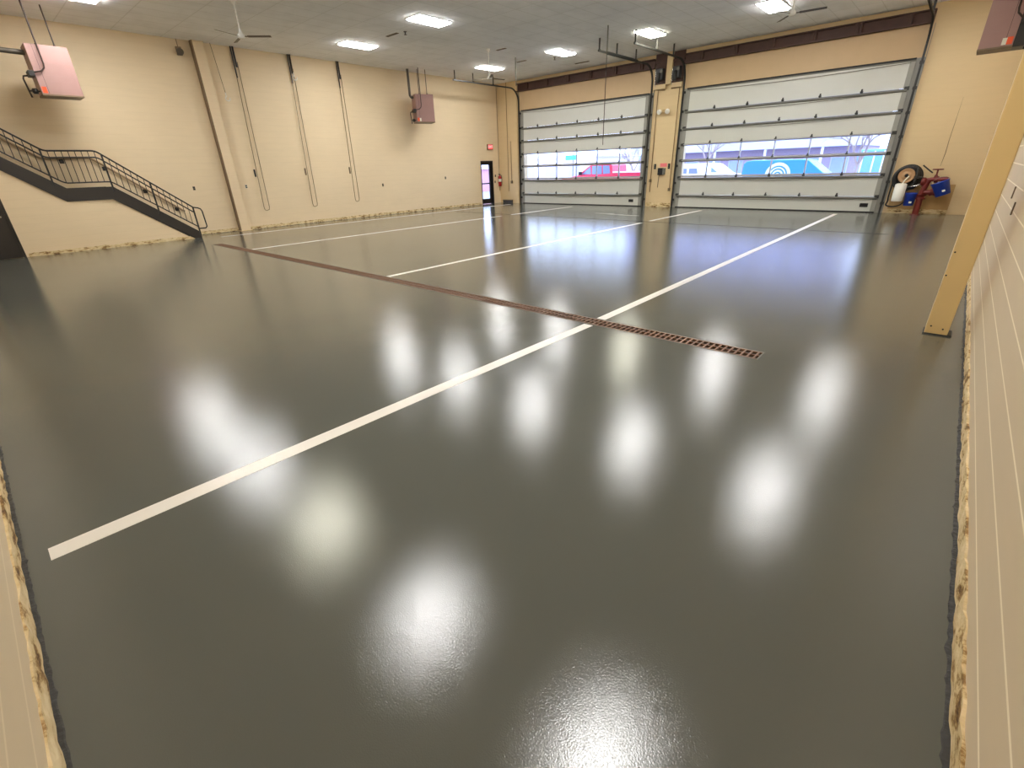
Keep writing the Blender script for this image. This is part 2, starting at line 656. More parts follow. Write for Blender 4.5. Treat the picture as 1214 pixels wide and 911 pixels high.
struct('trim_5', b, M['wall_f'])


def base_strip(name, p0, p1, nrm, h=0.105, seed=1):
    """Ragged plaster strip along the foot of a wall from p0 to p1 (x, y)."""
    r = random.Random(seed)
    L = math.hypot(p1[0] - p0[0], p1[1] - p0[1])
    k = max(4, int(L / 0.06))
    m = MB()
    vs, fs = [], []
    for i in range(k + 1):
        t = i / k
        x, y = p0[0] + (p1[0] - p0[0]) * t, p0[1] + (p1[1] - p0[1]) * t
        d0 = 0.009 + r.random() * 0.008
        d1 = 0.004 + r.random() * 0.010
        hh = h + r.uniform(-0.01, 0.01)
        for d, z in ((0, 0), (d0, 0), (d0 * 0.8 + r.random() * 0.006, hh * 0.5), (d1, hh), (0, hh)):
            vs.append((x + nrm[0] * d, y + nrm[1] * d, z))
    for i in range(k):
        for a in range(4):
            fs.append((i * 5 + a, i * 5 + a + 1, (i + 1) * 5 + a + 1, (i + 1) * 5 + a))
    m.add(vs, fs, 0, False)
    return struct(name, m, M['base'])


base_strip('baseboard_left', (XL, 5.1), (XL, 18.9), (1, 0), seed=2)
base_strip('baseboard_stair', (XS, 0.92), (XS, 4.95), (1, 0), h=0.09, seed=3)
base_strip('baseboard_right', (XR, YB), (XR, YF - 0.06), (-1, 0), h=0.1, seed=4)
base_strip('baseboard_back', (-6.0, YB), (XR, YB), (0, 1), h=0.1, seed=5)
base_strip('baseboard_far', (-1.62, YF), (-0.12, YF), (0, -1), h=0.13, seed=6)
base_strip('baseboard_pier', (-10.25, YF), (-9.15, YF), (0, -1), h=0.16, seed=8)


def edge_strip(name, p0, p1, nrm, seed):
    r = random.Random(seed)
    L = math.hypot(p1[0] - p0[0], p1[1] - p0[1])
    k = int(L / 0.03)
    vs, fs = [], []
    for i in range(k + 1):
        t = i / k
        x, y = p0[0] + (p1[0] - p0[0]) * t, p0[1] + (p1[1] - p0[1]) * t
        d = 0.026 + abs(r.gauss(0, 0.005))
        z = 0.004 + r.random() * 0.006
        for dd, zz in ((d, 0.0), (d - 0.004, z * 0.6), (0.008, z)):
            vs.append((x + nrm[0] * dd, y + nrm[1] * dd, zz))
    for i in range(k):
        for a in range(2):
            fs.append((i * 3 + a, i * 3 + a + 1, (i + 1) * 3 + a + 1, (i + 1) * 3 + a))
    m = MB()
    m.add(vs, fs)
    return struct(name, m, M['caulk'])


edge_strip('trim_6', (XR, YB), (XR, 9.5), (-1, 0), 11)
edge_strip('trim_7', (-6.0, YB), (XR, YB), (0, 1), 12)
edge_strip('trim_8', (XL, 5.1), (XL, 18.9), (1, 0), 13)

# ------------------------------------------------------------------ trench drain
t = thing('trench_drain', 'long narrow rusty iron trench drain set across the grey floor', 'drain', ((DX0 + DX1) / 2, (DR0 + DR1) / 2, 0))
m = MB()
m.box(DX0, DX1, DR0, DR0 + 0.012, -0.16, 0.002)
m.box(DX0, DX1, DR1 - 0.012, DR1, -0.16, 0.002)
m.box(DX0, DX0 + 0.012, DR0, DR1, -0.16, 0.002)
m.box(DX1 - 0.012, DX1, DR0, DR1, -0.16, 0.002)
m.build('rim', M['steel'], t)
m = MB()
m.box(DX0, DX1, DR0, DR1, -0.17, -0.15)
m.build('channel', M['pit'], t)
NG = 24
GL = (DX1 - DX0 - 0.03) / NG
g0 = None
for i in range(NG):
    gx = DX0 + 0.015 + GL * i
    if g0 is None:
        m = MB()
        a0, a1 = DR0 + 0.014, DR1 - 0.014
        mid = (a0 + a1) / 2
        for ya, yb in ((a0, a0 + 0.018), (mid - 0.009, mid + 0.009), (a1 - 0.018, a1)):
            m.box(gx + 0.001, gx + GL - 0.001, ya, yb, -0.014, 0.003)
        nb = 10
        for q in range(nb):
            x = gx + GL * (q + 0.5) / nb
            m.box(x - 0.009, x + 0.009, a0 + 0.018, mid - 0.009, -0.012, 0.002)
            m.box(x - 0.009, x + 0.009, mid + 0.009, a1 - 0.018, -0.012, 0.002)
        g0 = m.build('grate', M['grate'], t)
    else:
        g = g0.copy()
        COL.objects.link(g)
        g.parent = t
        g.location = (GL * i, 0, 0)

# ------------------------------------------------------------------ columns
t = thing('steel_column', 'tan square column standing just clear of the right wall', 'column', (0.2, 6.56, 0))
m = MB()
m.box(0.11, 0.30, 6.46, 6.66, 0.004, ZC)
m.build('shaft', M['column'], t, bevel=0.008)
m = MB()
m.box(0.10, 0.335, 6.45, 6.68, 0, 0.012)
m.build('base_plate', M['caulk'], t)
for x, z in ((0.15, 0.09), (0.25, 0.07), (0.13, 0.85), (0.125, 0.62)):
    m = MB()
    m.cyl((x, 6.461, z), (x, 6.452, z), 0.008, n=8)
    m.build('bolt', M['black'], t)
t = thing('steel_column', 'tan column against the left wall beside the foot of the stairs', 'column', (XL + 0.1, 6.74, 0))
m = MB()
m.box(XL, XL + 0.2, 6.58, 6.60, 0, ZC)
m.box(XL, XL + 0.2, 6.88, 6.90, 0, ZC)
m.box(XL + 0.17, XL + 0.19, 6.58, 6.90, 0, ZC)
m.box(XL, XL + 0.2, 6.55, 6.58, 0, ZC, 1)
m.build('shaft', [M['wall_l'], M['plate']], t)
m = MB()
m.box(XL + 0.001, XL + 0.23, 6.54, 6.94, 0, 0.014)
m.build('base_plate', M['column'], t)
t = thing('wall_pilaster', 'tan pilaster on the right wall seen past the square column', 'pilaster', (XR - 0.03, 10.0, 0))
m = MB()
m.box(XR - 0.2, XR - 0.001, 9.8, 10.1, 0.17, ZC)
m.build('shaft', M['column'], t)
m = MB()
m.box(XR - 0.18, XR - 0.001, 9.81, 10.09, 0, 0.17)
m.build('broken_base', M['stain'], t)

# ------------------------------------------------------------------ stair (against the left wall)
SL = 0.77
LZ = 1.62                      # landing height
Y0, Y1, Y2, Y3 = 5.06, 3.22, 2.22, YB + 0.02      # foot, landing near, landing far, top
ZT = LZ + SL * (Y2 - Y3)
low = [(Y0, 0.0), (Y0, 0.19), (Y1, LZ), (Y2, LZ), (Y3, ZT), (Y3, ZT - 0.36), (Y2 - 0.10, LZ - 0.33), (Y1 - 0.10, LZ - 0.33), (Y0 - 0.20, 0.0)]
# block wall that closes the space below the stair, with the dark door
wy_ = [(Y0 - 0.24, 0), (Y1 - 0.12, LZ - 0.30), (Y2 - 0.12, LZ - 0.30), (Y3, ZT - 0.33), (Y3, 0)]
w = MB()
DK = 0.87
w.prism([(Y0 - 0.24, 0), (Y1 - 0.12, LZ - 0.30), (Y2 - 0.12, LZ - 0.30), (DK, LZ - 0.30 + SL * (Y2 - 0.12 - DK)), (DK, 0)], 'X', XS - 0.15, XS)
w.prism([(DK, 2.06), (DK, LZ - 0.30 + SL * (Y2 - 0.12 - DK)), (Y3, ZT - 0.33), (Y3, 2.06)], 'X', XS - 0.15, XS)
struct('wall_stair', w, M['wall_l'])
d = MB()
d.box(XS - 0.06, XS - 0.01, -0.03, DK - 0.05, 0.012, 2.0)
dd = struct('door_2', d, M['stair'])
d = MB()
d.box(XS - 0.13, XS + 0.012, DK - 0.05, DK, 0, 2.06)
d.box(XS - 0.13, XS + 0.012, -0.08, -0.03, 0, 2.06)
d.box(XS - 0.13, XS + 0.012, -0.03, DK - 0.05, 2.0, 2.06)
d.build('door_frame', M['stair'], dd)
d = MB()
d.cyl((XS - 0.01, 0.72, 1.02), (XS + 0.045, 0.72, 1.02), 0.014, n=10)
d.cyl((XS + 0.04, 0.72, 1.02), (XS + 0.065, 0.72, 1.02), 0.03, 0.024, n=14)
d.build('door_knob', M['chrome'], dd)

t = thing('staircase', 'dark steel staircase with a landing climbing along the left wall', 'stairs', (-18.5, Y0, 0))
for xa, xb in ((XS - 0.02, XS + 0.03), (XL + 0.004, XL + 0.04)):
    m = MB()
    m.prism(low, 'X', xa, xb)
    m.build('stringer', M['stair'], t)
nst = 9
rise = LZ / nst
for i in range(nst - 1):
    z = rise * (i + 1)
    y = Y0 - 0.1 - (Y0 - 0.1 - Y1) * (i + 0.5) / (nst - 1)
    m = MB()
    m.box(XL + 0.04, XS - 0.02, y - 0.15, y + 0.13, z - 0.03, z)
    m.box(XL + 0.04, XS - 0.02, y - 0.15, y - 0.145, z, z + rise - 0.03)
    m.build('tread', M['stair'], t)
k = 12
for i in range(k):
    z = LZ + (ZT - LZ) * (i + 1) / k
    y = Y2 - (Y2 - Y3) * (i + 0.5) / k
    m = MB()
    m.box(XL + 0.04, XS - 0.02, y - 0.12, y + 0.12, z - 0.2, z - 0.17)
    m.build('tread', M['stair'], t)
m = MB()
m.box(XL + 0.04, XS - 0.02, Y2 - 0.05, Y1 + 0.05, LZ - 0.06, LZ - 0.02)
m.build('landing', M['stair'], t)
# railing on the open side
RX = XS + 0.045


def rail_z(y, off):
    """Height of a rail or bracket line above the stair; hand rails break a little further down the stair than the bottom rail."""
    hi = off > 0.4
    ya, yb = (3.10, 2.04) if hi else (Y1, Y2)
    sl = 0.82 if hi else SL
    if y >= ya:
        return LZ - sl * (y - ya) + off
    if y >= yb:
        return LZ + off
    return LZ + 0.78 * (yb - y) + off


def rail_path(off, y_start, y_end):
    ya, yb = (3.10, 2.04) if off > 0.4 else (Y1, Y2)
    pts = [(RX, y_start, rail_z(y_start, off))]
    for y in (ya, yb):
        for e in (0.10, 0.05, 0.0, -0.05, -0.10):
            z = sum(rail_z(y + e + d, off) for d in (-0.06, 0.0, 0.06)) / 3
            pts.append((RX, y + e, z))
    pts.append((RX, y_end, rail_z(y_end, off)))
    return pts


YT = YB + 0.06
m = MB()
top = rail_path(0.91, 5.04, YT)
loop = [(RX, 5.28, 0.33), (RX, 5.285, 0.37), (RX, 5.27, 0.80), (RX, 5.24, 0.87), (RX, 5.17, 0.905)]
m.tube([(RX, 5.06, 0.29), (RX, 5.24, 0.29)] + loop + [(RX, 5.04, 0.93)], 0.019, 8)
m.tube(top, 0.021, 8)
railing = m.build('railing', M['black'], t)
m = MB()
m.tube(rail_path(0.75, 5.04, YT), 0.018, 8)
m.build('middle_rail', M['black'], railing)
m = MB()
m.tube(rail_path(0.13, 5.04, YT), 0.017, 8)
m.build('bottom_rail', M['black'], railing)
posts = [5.04, 4.12, 3.21, 1.98, 1.05, 0.15]
for y in posts:
    m = MB()
    m.box(RX - 0.018, RX + 0.018, y - 0.018, y + 0.018, rail_z(y, -0.12), rail_z(y, 0.91))
    m.build('post', M['black'], railing)
for a, b in zip(posts[:-1], posts[1:]):
    k = max(2, round((a - b) / 0.135))
    for i in range(1, k):
        y = a + (b - a) * i / k
        m = MB()
        m.cyl((RX, y, rail_z(y, 0.13)), (RX, y, rail_z(y, 0.905)), 0.0085, n=6)
        m.build('baluster', M['black'], railing)
t = thing('wall_handrail', 'tan pipe handrail fixed to the left wall behind the stair railing', 'handrail', (XL + 0.08, Y1, LZ))
m = MB()
pts = [(XL + 0.085, p[1], p[2] - 0.91 + 0.76) for p in top]
m.tube(pts, 0.028, 8)
m.build('rail', M['rail_wall'], t)
for y in (4.85, 4.15, 3.35, 2.45, 1.35, 0.4):
    m = MB()
    z = rail_z(y, 0.76)
    m.box(XL + 0.002, XL + 0.03, y - 0.05, y + 0.05, z - 0.13, z - 0.02)
    m.box(XL + 0.03, XL + 0.1, y - 0.02, y + 0.02, z - 0.09, z - 0.02)
    m.build('bracket', M['black'], t)

# ------------------------------------------------------------------ exit door in the left wall
d = MB()
xa, xb = XL - 0.16, XL - 0.10
d.box(xa, xb, EY0 + 0.05, EY0 + 0.13, 0.012, 2.05)
d.box(xa, xb, EY1 - 0.17, EY1 - 0.05, 0.012, 2.05)
d.box(xa, xb, EY0 + 0.13, EY1 - 0.17, 1.93, 2.05)
d.box(xa, xb, EY0 + 0.13, EY1 - 0.17, 0.012, 0.26)
d.box(xa, xb, EY0 + 0.13, EY1 - 0.17, 0.99, 1.05)
ed = struct('door_1', d, M['black'])
d = MB()
d.box(XL - 0.2, XL + 0.01, EY0, EY0 + 0.05, 0, EZ)
d.box(XL - 0.2, XL + 0.01, EY1 - 0.05, EY1, 0, EZ)
d.box(XL - 0.2, XL + 0.01, EY0 + 0.05, EY1 - 0.05, 2.05, EZ)
d.build('door_frame', M['black'], ed)
d = MB()
d.box(XL - 0.135, XL - 0.125, EY0 + 0.13, EY1 - 0.17, 0.26, 0.99)
d.box(XL - 0.135, XL - 0.125, EY0 + 0.13, EY1 - 0.17, 1.05, 1.93)
d.build('door_glass', M['glass'], ed)
d = MB()
d.tube([(XL - 0.10, EY1 - 0.22, 0.95), (XL - 0.04, EY1 - 0.22, 0.95), (XL - 0.04, EY1 - 0.22, 1.12), (XL - 0.10, EY1 - 0.22, 1.12)], 0.012, 8)
d.box(XL - 0.10, XL - 0.05, EY0 + 0.15, EY1 - 0.18, 1.0, 1.05)
d.build('door_handle', M['black'], ed)

# lit sign above the door
t = thing('exit_sign', 'small lit red sign on the left wall above the black glass door', 'exit sign', (XL + 0.05, 19.7, 2.64))
m = MB()
m.box(XL + 0.002, XL + 0.07, 19.52, 19.90, 2.64, 2.90)
m.build('housing', M['plate'], t, bevel=0.008)
m = MB()
m.box(XL + 0.07, XL + 0.078, 19.54, 19.88, 2.66, 2.88)
fc = m.build('face', M['exitred'], t)
cu = bpy.data.curves.new('lettering', 'FONT')
cu.body = 'EXIT'
cu.size = 0.17
cu.align_x = 'CENTER'
cu.align_y = 'CENTER'
cu.extrude = 0.002
tmp = bpy.data.objects.new('lettering_source', cu)
COL.objects.link(tmp)
dg = bpy.context.evaluated_depsgraph_get()
me = bpy.data.meshes.new_from_object(tmp.evaluated_get(dg))
bpy.data.objects.remove(tmp)
bpy.data.curves.remove(cu)
me.materials.clear()
me.materials.append(M['exitlet'])
lt = bpy.data.objects.new('lettering', me)
COL.objects.link(lt)
lt.parent = t
lt.location = (0.032, 0.01, 0.13)
lt.rotation_euler = (PI / 2, 0, PI / 2)

# ------------------------------------------------------------------ sectional doors
ZS = [0.03, 0.50, 1.16, 1.79, 2.37, 2.97, 3.56, 4.25]
YD = YF - 0.06                                       # inner face of the door leaf


def sectional_door(x0, x1, mull, box_x, label):
    t = thing('sectional_door', label, 'garage door', ((x0 + x1) / 2, YD, 0))
    hinge0 = roll0 = None

    def hinge(parent, x, z):
        nonlocal hinge0
        if hinge0 is None:
            m = MB()
            m.box(x - 0.04, x + 0.04, YD - 0.012, YD, z - 0.045, z + 0.03)
            m.prism([(YD - 0.012, z - 0.045), (YD - 0.055, z + 0.0), (YD - 0.05, z + 0.025), (YD - 0.002, z + 0.085)], 'X', x - 0.022, x + 0.022)
            m.cyl((x - 0.04, YD - 0.05, z + 0.008), (x + 0.04, YD - 0.05, z + 0.008), 0.012, n=8)
            hinge0 = (m.build('hinge', M['dsteel'], parent), x, z)
        else:
            h = hinge0[0].copy()
            COL.objects.link(h)
            h.parent = parent
            h.location = (x - hinge0[1], 0, z - hinge0[2])

    def roller(parent, x, z, s):
        m = MB()
        m.box(x - 0.05, x + 0.07, YD - 0.03, YD - 0.004, z - 0.05, z + 0.05)
        m.box(x - 0.05, x + 0.05, YD - 0.07, YD - 0.03, z - 0.02, z + 0.03)
        m.cyl((x, YD - 0.05, z), (x + s * 0.055, YD - 0.05, z), 0.012, n=8)
        m.build('roller_bracket', M['dsteel'], parent)

    for i in range(7):
        za, zb = ZS[i] + 0.004, ZS[i + 1] - 0.004
        win = i in (2, 3)
        m = MB()
        if not win:
            m.box(x0, x1, YD, YD + 0.05, za, zb)
            # shallow ribs pressed into the skin
            for q in (0.33, 0.66):
                zc = za + (zb - za) * q
                m.box(x0 + 0.12, x1 - 0.12, YD - 0.0025, YD, zc - 0.004, zc + 0.004)
            sec = m.build('panel_section', M['door'], t, bevel=0.006)
        else:
            ra, rb = (0.075, 0.05) if i == 2 else (0.05, 0.03)
            m.box(x0, x1, YD, YD + 0.05, za, za + ra)
            m.box(x0, x1, YD, YD + 0.05, zb - rb, zb)
            xs = [x0] + mull + [x1]
            m.box(x0, x0 + 0.09, YD, YD + 0.05, za + ra, zb - rb)
            m.box(x1 - 0.09, x1, YD, YD + 0.05, za + ra, zb - rb)
            for x in mull:
                m.box(x - 0.022, x + 0.022, YD, YD + 0.05, za + ra, zb - rb)
            sec = m.build('window_section', M['doorframe'], t)
            for a in range(6):
                xa = xs[a] + (0.09 if a == 0 else 0.022)
                xb = xs[a + 1] - (0.09 if a == 5 else 0.022)
                m = MB()
                m.box(xa, xb, YD + 0.022, YD + 0.028, za + ra, zb - rb)
                m.build('pane', M['glass'], sec)
        # end stiles
        for xa in (x0, x1 - 0.13):
            m = MB()
            m.box(xa, xa + 0.13, YD - 0.006, YD, za, zb)
            xo = xa - 0.005 if xa == x0 else xa + 0.13
            m.box(xo, xo + 0.005, YD - 0.006, YD + 0.045, za, zb)
            m.build('end_stile', M['stile'], sec)
        if i < 6:
            zj = ZS[i + 1]
            st = MB()                                   # stiffening strut across the seam
            hh = 0.022 if i in (2, 3) else 0.03
            dz = -0.045 if i not in (2, 3) else -0.0
            st.prism([(YD, zj + dz - hh - 0.012), (YD - 0.004, zj + dz - hh - 0.012), (YD - 0.05, zj + dz - hh + 0.012), (YD - 0.05, zj + dz + hh - 0.012), (YD - 0.004, zj + dz + hh + 0.012), (YD, zj + dz + hh + 0.012)], 'X', x0 + 0.02, x1 - 0.02)
            st.build('strut', M['steel'] if i not in (2, 3) else M['doorframe'], sec)
            for x in mull:
                hinge(sec, x, zj + 0.02)
            roller(sec, x0 + 0.05, zj, -1)
            roller(sec, x1 - 0.05, zj, 1)
        if i in (0, 1, 4, 5, 6):                       # bowed truss rod
            zj = ZS[i + 1]
            n = 24
            sag = -0.085 if i != 6 else -0.06
            off = -0.05 if i != 6 else -0.03
            pts = [(x0 + 0.1 + (x1 - x0 - 0.2) * q / n, YD - 0.03, zj + off + sag * (1 - (2 * q / n - 1) ** 2)) for q in range(n + 1)]
            m = MB()
            m.tube(pts, 0.009, 6)
            m.build('truss_rod', M['steel'], sec)
        if i == 0:
            m = MB()
            m.box(box_x - 0.115, box_x + 0.115, YD - 0.022, YD, 0.17, 0.29)
            m.box(box_x - 0.085, box_x + 0.085, YD - 0.04, YD - 0.022, 0.25, 0.28)
            m.build('lift_handle', M['rubber'], sec, bevel=0.006)
            m = MB()
            m.box(x0, x1, YD + 0.004, YD + 0.046, 0.0, 0.034)
            m.build('bottom_seal', M['rubber'], sec)
    m = MB()
    m.box(x0, x1, YD - 0.012, YD + 0.05, 4.25, 4.285)
    m.build('top_rail', M['steel'], t)
    m = MB()
    m.box(x0, x1, YD - 0.02, YD + 0.058, 4.29, 4.335)
    m.build('top_seal', M['rubber'], t)
    return t


sectional_door(D1[0], D1[1], [-16.34, -15.17, -14.0, -12.86, -11.70], -10.98, 'narrower looking white sectional garage door at the left, red pickup behind its windows')
sectional_door(D2[0], D2[1], [-7.76, -6.58, -5.41, -4.28, -3.13], -2.28, 'white sectional garage door at the right, blue van behind its windows')

CP = [(-0.028, -0.025), (0.028, -0.025), (0.028, 0.025), (0.018, 0.025), (0.018, -0.016), (-0.018, -0.016), (-0.018, 0.025), (-0.028, 0.025)]


TRIM = 11


def door_track(x, s, yend, hangers, label, bumper=None):
    """s = +1 when the door leaf is on the +X side of this track."""
    t = thing('door_track', label, 'door track', (x, YD, 0), 'overhead door tracks')
    path = [(YD - 0.06, 0.0), (YD - 0.06, 4.62)]
    cy, cz, r = YD - 0.06 - 0.6, 4.65, 0.6
    for i in range(1, 11):
        a = PI / 2 * i / 10
        path.append((cy + r * math.cos(a), cz + r * math.sin(a)))
    path.append((yend, 5.26))
    m = MB()
    m.sweep(x, path, CP)
    m.build('channel', M['dsteel'], t)
    global TRIM
    m = MB()                                            # steel jamb plate let into the wall face
    m.box(min(x - s * 0.06, x + s * 0.16), max(x - s * 0.06, x + s * 0.16), YF - 0.006, YF, 0.0, 4.33)
    struct('trim_%d' % TRIM, m, M['stile'])
    TRIM += 1
    m = MB()                                            # angle that carries the track
    m.box(x - s * 0.06 - 0.005, x - s * 0.06 + 0.005, YF - 0.05, YF - 0.008, 0.0, 5.14)
    m.build('jamb_angle', M['stile'], t)
    for z in (0.3, 0.95, 1.6, 2.25, 2.9, 3.55, 4.2):
        m = MB()
        m.box(x - 0.05, x + 0.05, YD - 0.025, YF - 0.008, z - 0.04, z + 0.04)
        m.cyl((x - 0.04, YD - 0.03, z), (x - 0.04, YD - 0.02, z), 0.014, n=8)
        m.build('bracket', M['dsteel'], t)
    for y in hangers:
        m = MB()
        m.box(x - 0.03, x + 0.03, y - 0.004, y + 0.004, 5.29, ZC)
        m.box(x - 0.035, x + 0.035, y - 0.03, y + 0.03, 5.28, 5.30)
        m.build('hanger', M['dsteel'], t)
    if bumper:
        m = MB()
        m.cyl((x, bumper[0], 5.26), (x, bumper[1], 5.26), 0.05, n=12)
        m.build('bumper_spring', M['rubber'], t)
    return t


door_track(-17.50, 1, 16.1, (16.2, 17.3, 18.6), 'dark steel door track in the far left corner of the room')
door_track(-10.37, -1, 16.3, (16.35, 17.5, 18.9), 'dark steel door track along the right edge of the left garage door', (16.9, 19.0))
door_track(-9.03, 1, 16.3, (16.35, 17.85, 19.2), 'dark steel door track along the left edge of the right garage door')
door_track(-1.80, -1, 16.3, (16.35, 17.85, 19.6), 'dark steel door track beside the hose reel at the right garage door')


def operator(x, label):
    t = thing('door_operator', label, 'door motor', (x, YF - 0.2, 4.7), 'chain hoist door operators')
    y = YF - 0.18
    m = MB()
    m.box(x - 0.14, x + 0.14, y - 0.08, YF - 0.03, 4.72, 5.10)
    m.build('gearbox', M['motor'], t, bevel=0.015)
    m = MB()
    m.lathe((x - 0.02, y - 0.1, 4.62), (0, 0, 1), [(0, 0.05), (0.01, 0.07), (0.3, 0.07), (0.33, 0.05)], 16)
    m.build('motor', M['dsteel'], t)
    m = MB()
    m.lathe((x + 0.08, y - 0.09, 5.0), (0, 1, 0), [(0, 0.055), (0.02, 0.06), (0.04, 0.05)], 16)
    m.build('sprocket', M['steel'], t)
    m = MB()
    m.tube([(x - 0.16, y - 0.02, 5.05), (x - 0.18, y - 0.02, 4.75), (x - 0.15, y - 0.02, 4.5)], 0.012, 6)
    m.build('chain_guide', M['chrome'], t)
    return t


operator(-10.04, 'grey door motor on the rusty recess left of the tan pier')
operator(-9.35, 'grey door motor on the rusty recess right of the tan pier')

# pull cord hanging in front of the left door, and the bare rod further left
for nm, x, y, z, lab in (('pull_cord', -9.36, 15.2, 2.35, 'thin dark cord hanging from the ceiling in front of the left garage door'),
                         ('hanging_rod', -14.18, 16.39, 4.68, 'short pale rod hanging from the ceiling near the far left corner')):
    t = thing(nm, lab, 'cord' if 'cord' in nm else 'rod', (x, y, z))
    m = MB()
    m.cyl((x, y, z), (x, y, 5.0), 0.011 if 'cord' in nm else 0.014, n=6)
    m.build('cord', M['rod'] if 'cord' in nm else M['steel'], t)
    m = MB()
    m.cyl((x, y, 4.95), (x, y, ZC), 0.02, n=8)
    m.build('upper_conduit', M['steel'], t)

# ------------------------------------------------------------------ ceiling lights: 5 x 3
LX = [-16.2, -12.5, -8.9, -5.2, -1.65]
LY = [3.3, 10.75, 17.05]
colname = ['nearest the left wall', 'second from the left wall', 'third from the left wall', 'second from the right wall', 'nearest the right wall']
rowname = ['in the row nearest the stairs', 'in the middle row', 'in the row by the garage doors']
t0 = None
for jy, y in enumerate(LY):
    for ix, x in enumerate(LX):
        lab = 'ceiling light panel %s, %s' % (rowname[jy], colname[ix])
        if t0 is None:
            t0 = thing('ceiling_light', lab, 'ceiling light', (x, y, ZC), 'recessed ceiling light panels')
            m = MB()
            fx, fy = 0.315, 0.62
            for a, b, c_, d_ in ((-fx, fx, -fy, -fy + 0.03), (-fx, fx, fy - 0.03, fy), (-fx, -fx + 0.03, -fy + 0.03, fy - 0.03), (fx - 0.03, fx, -fy + 0.03, fy - 0.03)):
                m.box(x + a, x + b, y + c_, y + d_, ZC - 0.016, ZC)
            m.build('frame', M['white'], t0)
            m = MB()
            ax, ay, bx_, by_, z1, z2 = fx - 0.03, fy - 0.03, fx - 0.06, fy - 0.06, ZC - 0.002, ZC - 0.045
            m.add([(x - ax, y - ay, z1), (x + ax, y - ay, z1), (x + ax, y + ay, z1), (x - ax, y + ay, z1),
                   (x - bx_, y - by_, z2), (x + bx_, y - by_, z2), (x + bx_, y + by_, z2), (x - bx_, y + by_, z2)],
                  [(0, 1, 2, 3), (4, 5, 6, 7), (0, 1, 5, 4), (1, 2, 6, 5), (2, 3, 7, 6), (3, 0, 4, 7)])   # lens dropped below flush, sloped glowing sides added to brighten the ceiling
            m.build('diffuser', M['lamp'], t0)
        else:
            r = dup(t0, (x, y, ZC), 0, lab)
            if (ix, jy) == (2, 2) or (ix, jy) == (2, 0):
                for ch in kids(r):
                    if ch.name.startswith('diffuser'):
                        ch.data = ch.data.copy()
                        ch.data.materials[0] = M['lampw']

# ------------------------------------------------------------------ ceiling fans
def fan(x, y, z, ang, label):
    t = thing('ceiling_fan', label, 'ceiling fan', (x, y, z), 'three-blade ceiling fans')
    m = MB()
    m.cyl((x, y, z + 0.1), (x, y, ZC), 0.014, n=10)
    m.build('down_rod', M['white'], t)
    m = MB()
    m.lathe((x, y, ZC), (0, 0, -1), [(0, 0.07), (0.02, 0.07), (0.09, 0.03)], 16)
    m.build('canopy', M['white'], t)
    m = MB()
    m.lathe((x, y, z - 0.05), (0, 0, 1), [(0, 0.04), (0.012, 0.07), (0.05, 0.085), (0.09, 0.07), (0.13, 0.035), (0.2, 0.022)], 24)
    m.build('motor', M['white'], t)
    for q in range(3):
        a = ang + q * 2 * PI / 3
        R = Matrix.Rotation(a, 3, 'Z') @ Matrix.Rotation(math.radians(-12), 3, 'X')
        d = Vector((math.cos(a), math.sin(a), 0))
        m = MB()
        m.obox(Vector((x, y, z)) + d * 0.43, (0.55, 0.09, 0.006), R)
        m.obox(Vector((x, y, z)) + d * 0.13, (0.12, 0.035, 0.008), R)
        m.build('blade', M['flue'] if q != 9 else M['white'], t)
    return t


fan(-14.25, 6.14, 4.90, math.radians(50), 'three-blade ceiling fan near the left column')
fan(-13.87, 14.57, 4.74, math.radians(-38), 'three-blade ceiling fan hanging below the far left light panel')
fan(-4.05, 14.75, 4.86, math.radians(8), 'three-blade ceiling fan in front of the right garage door')


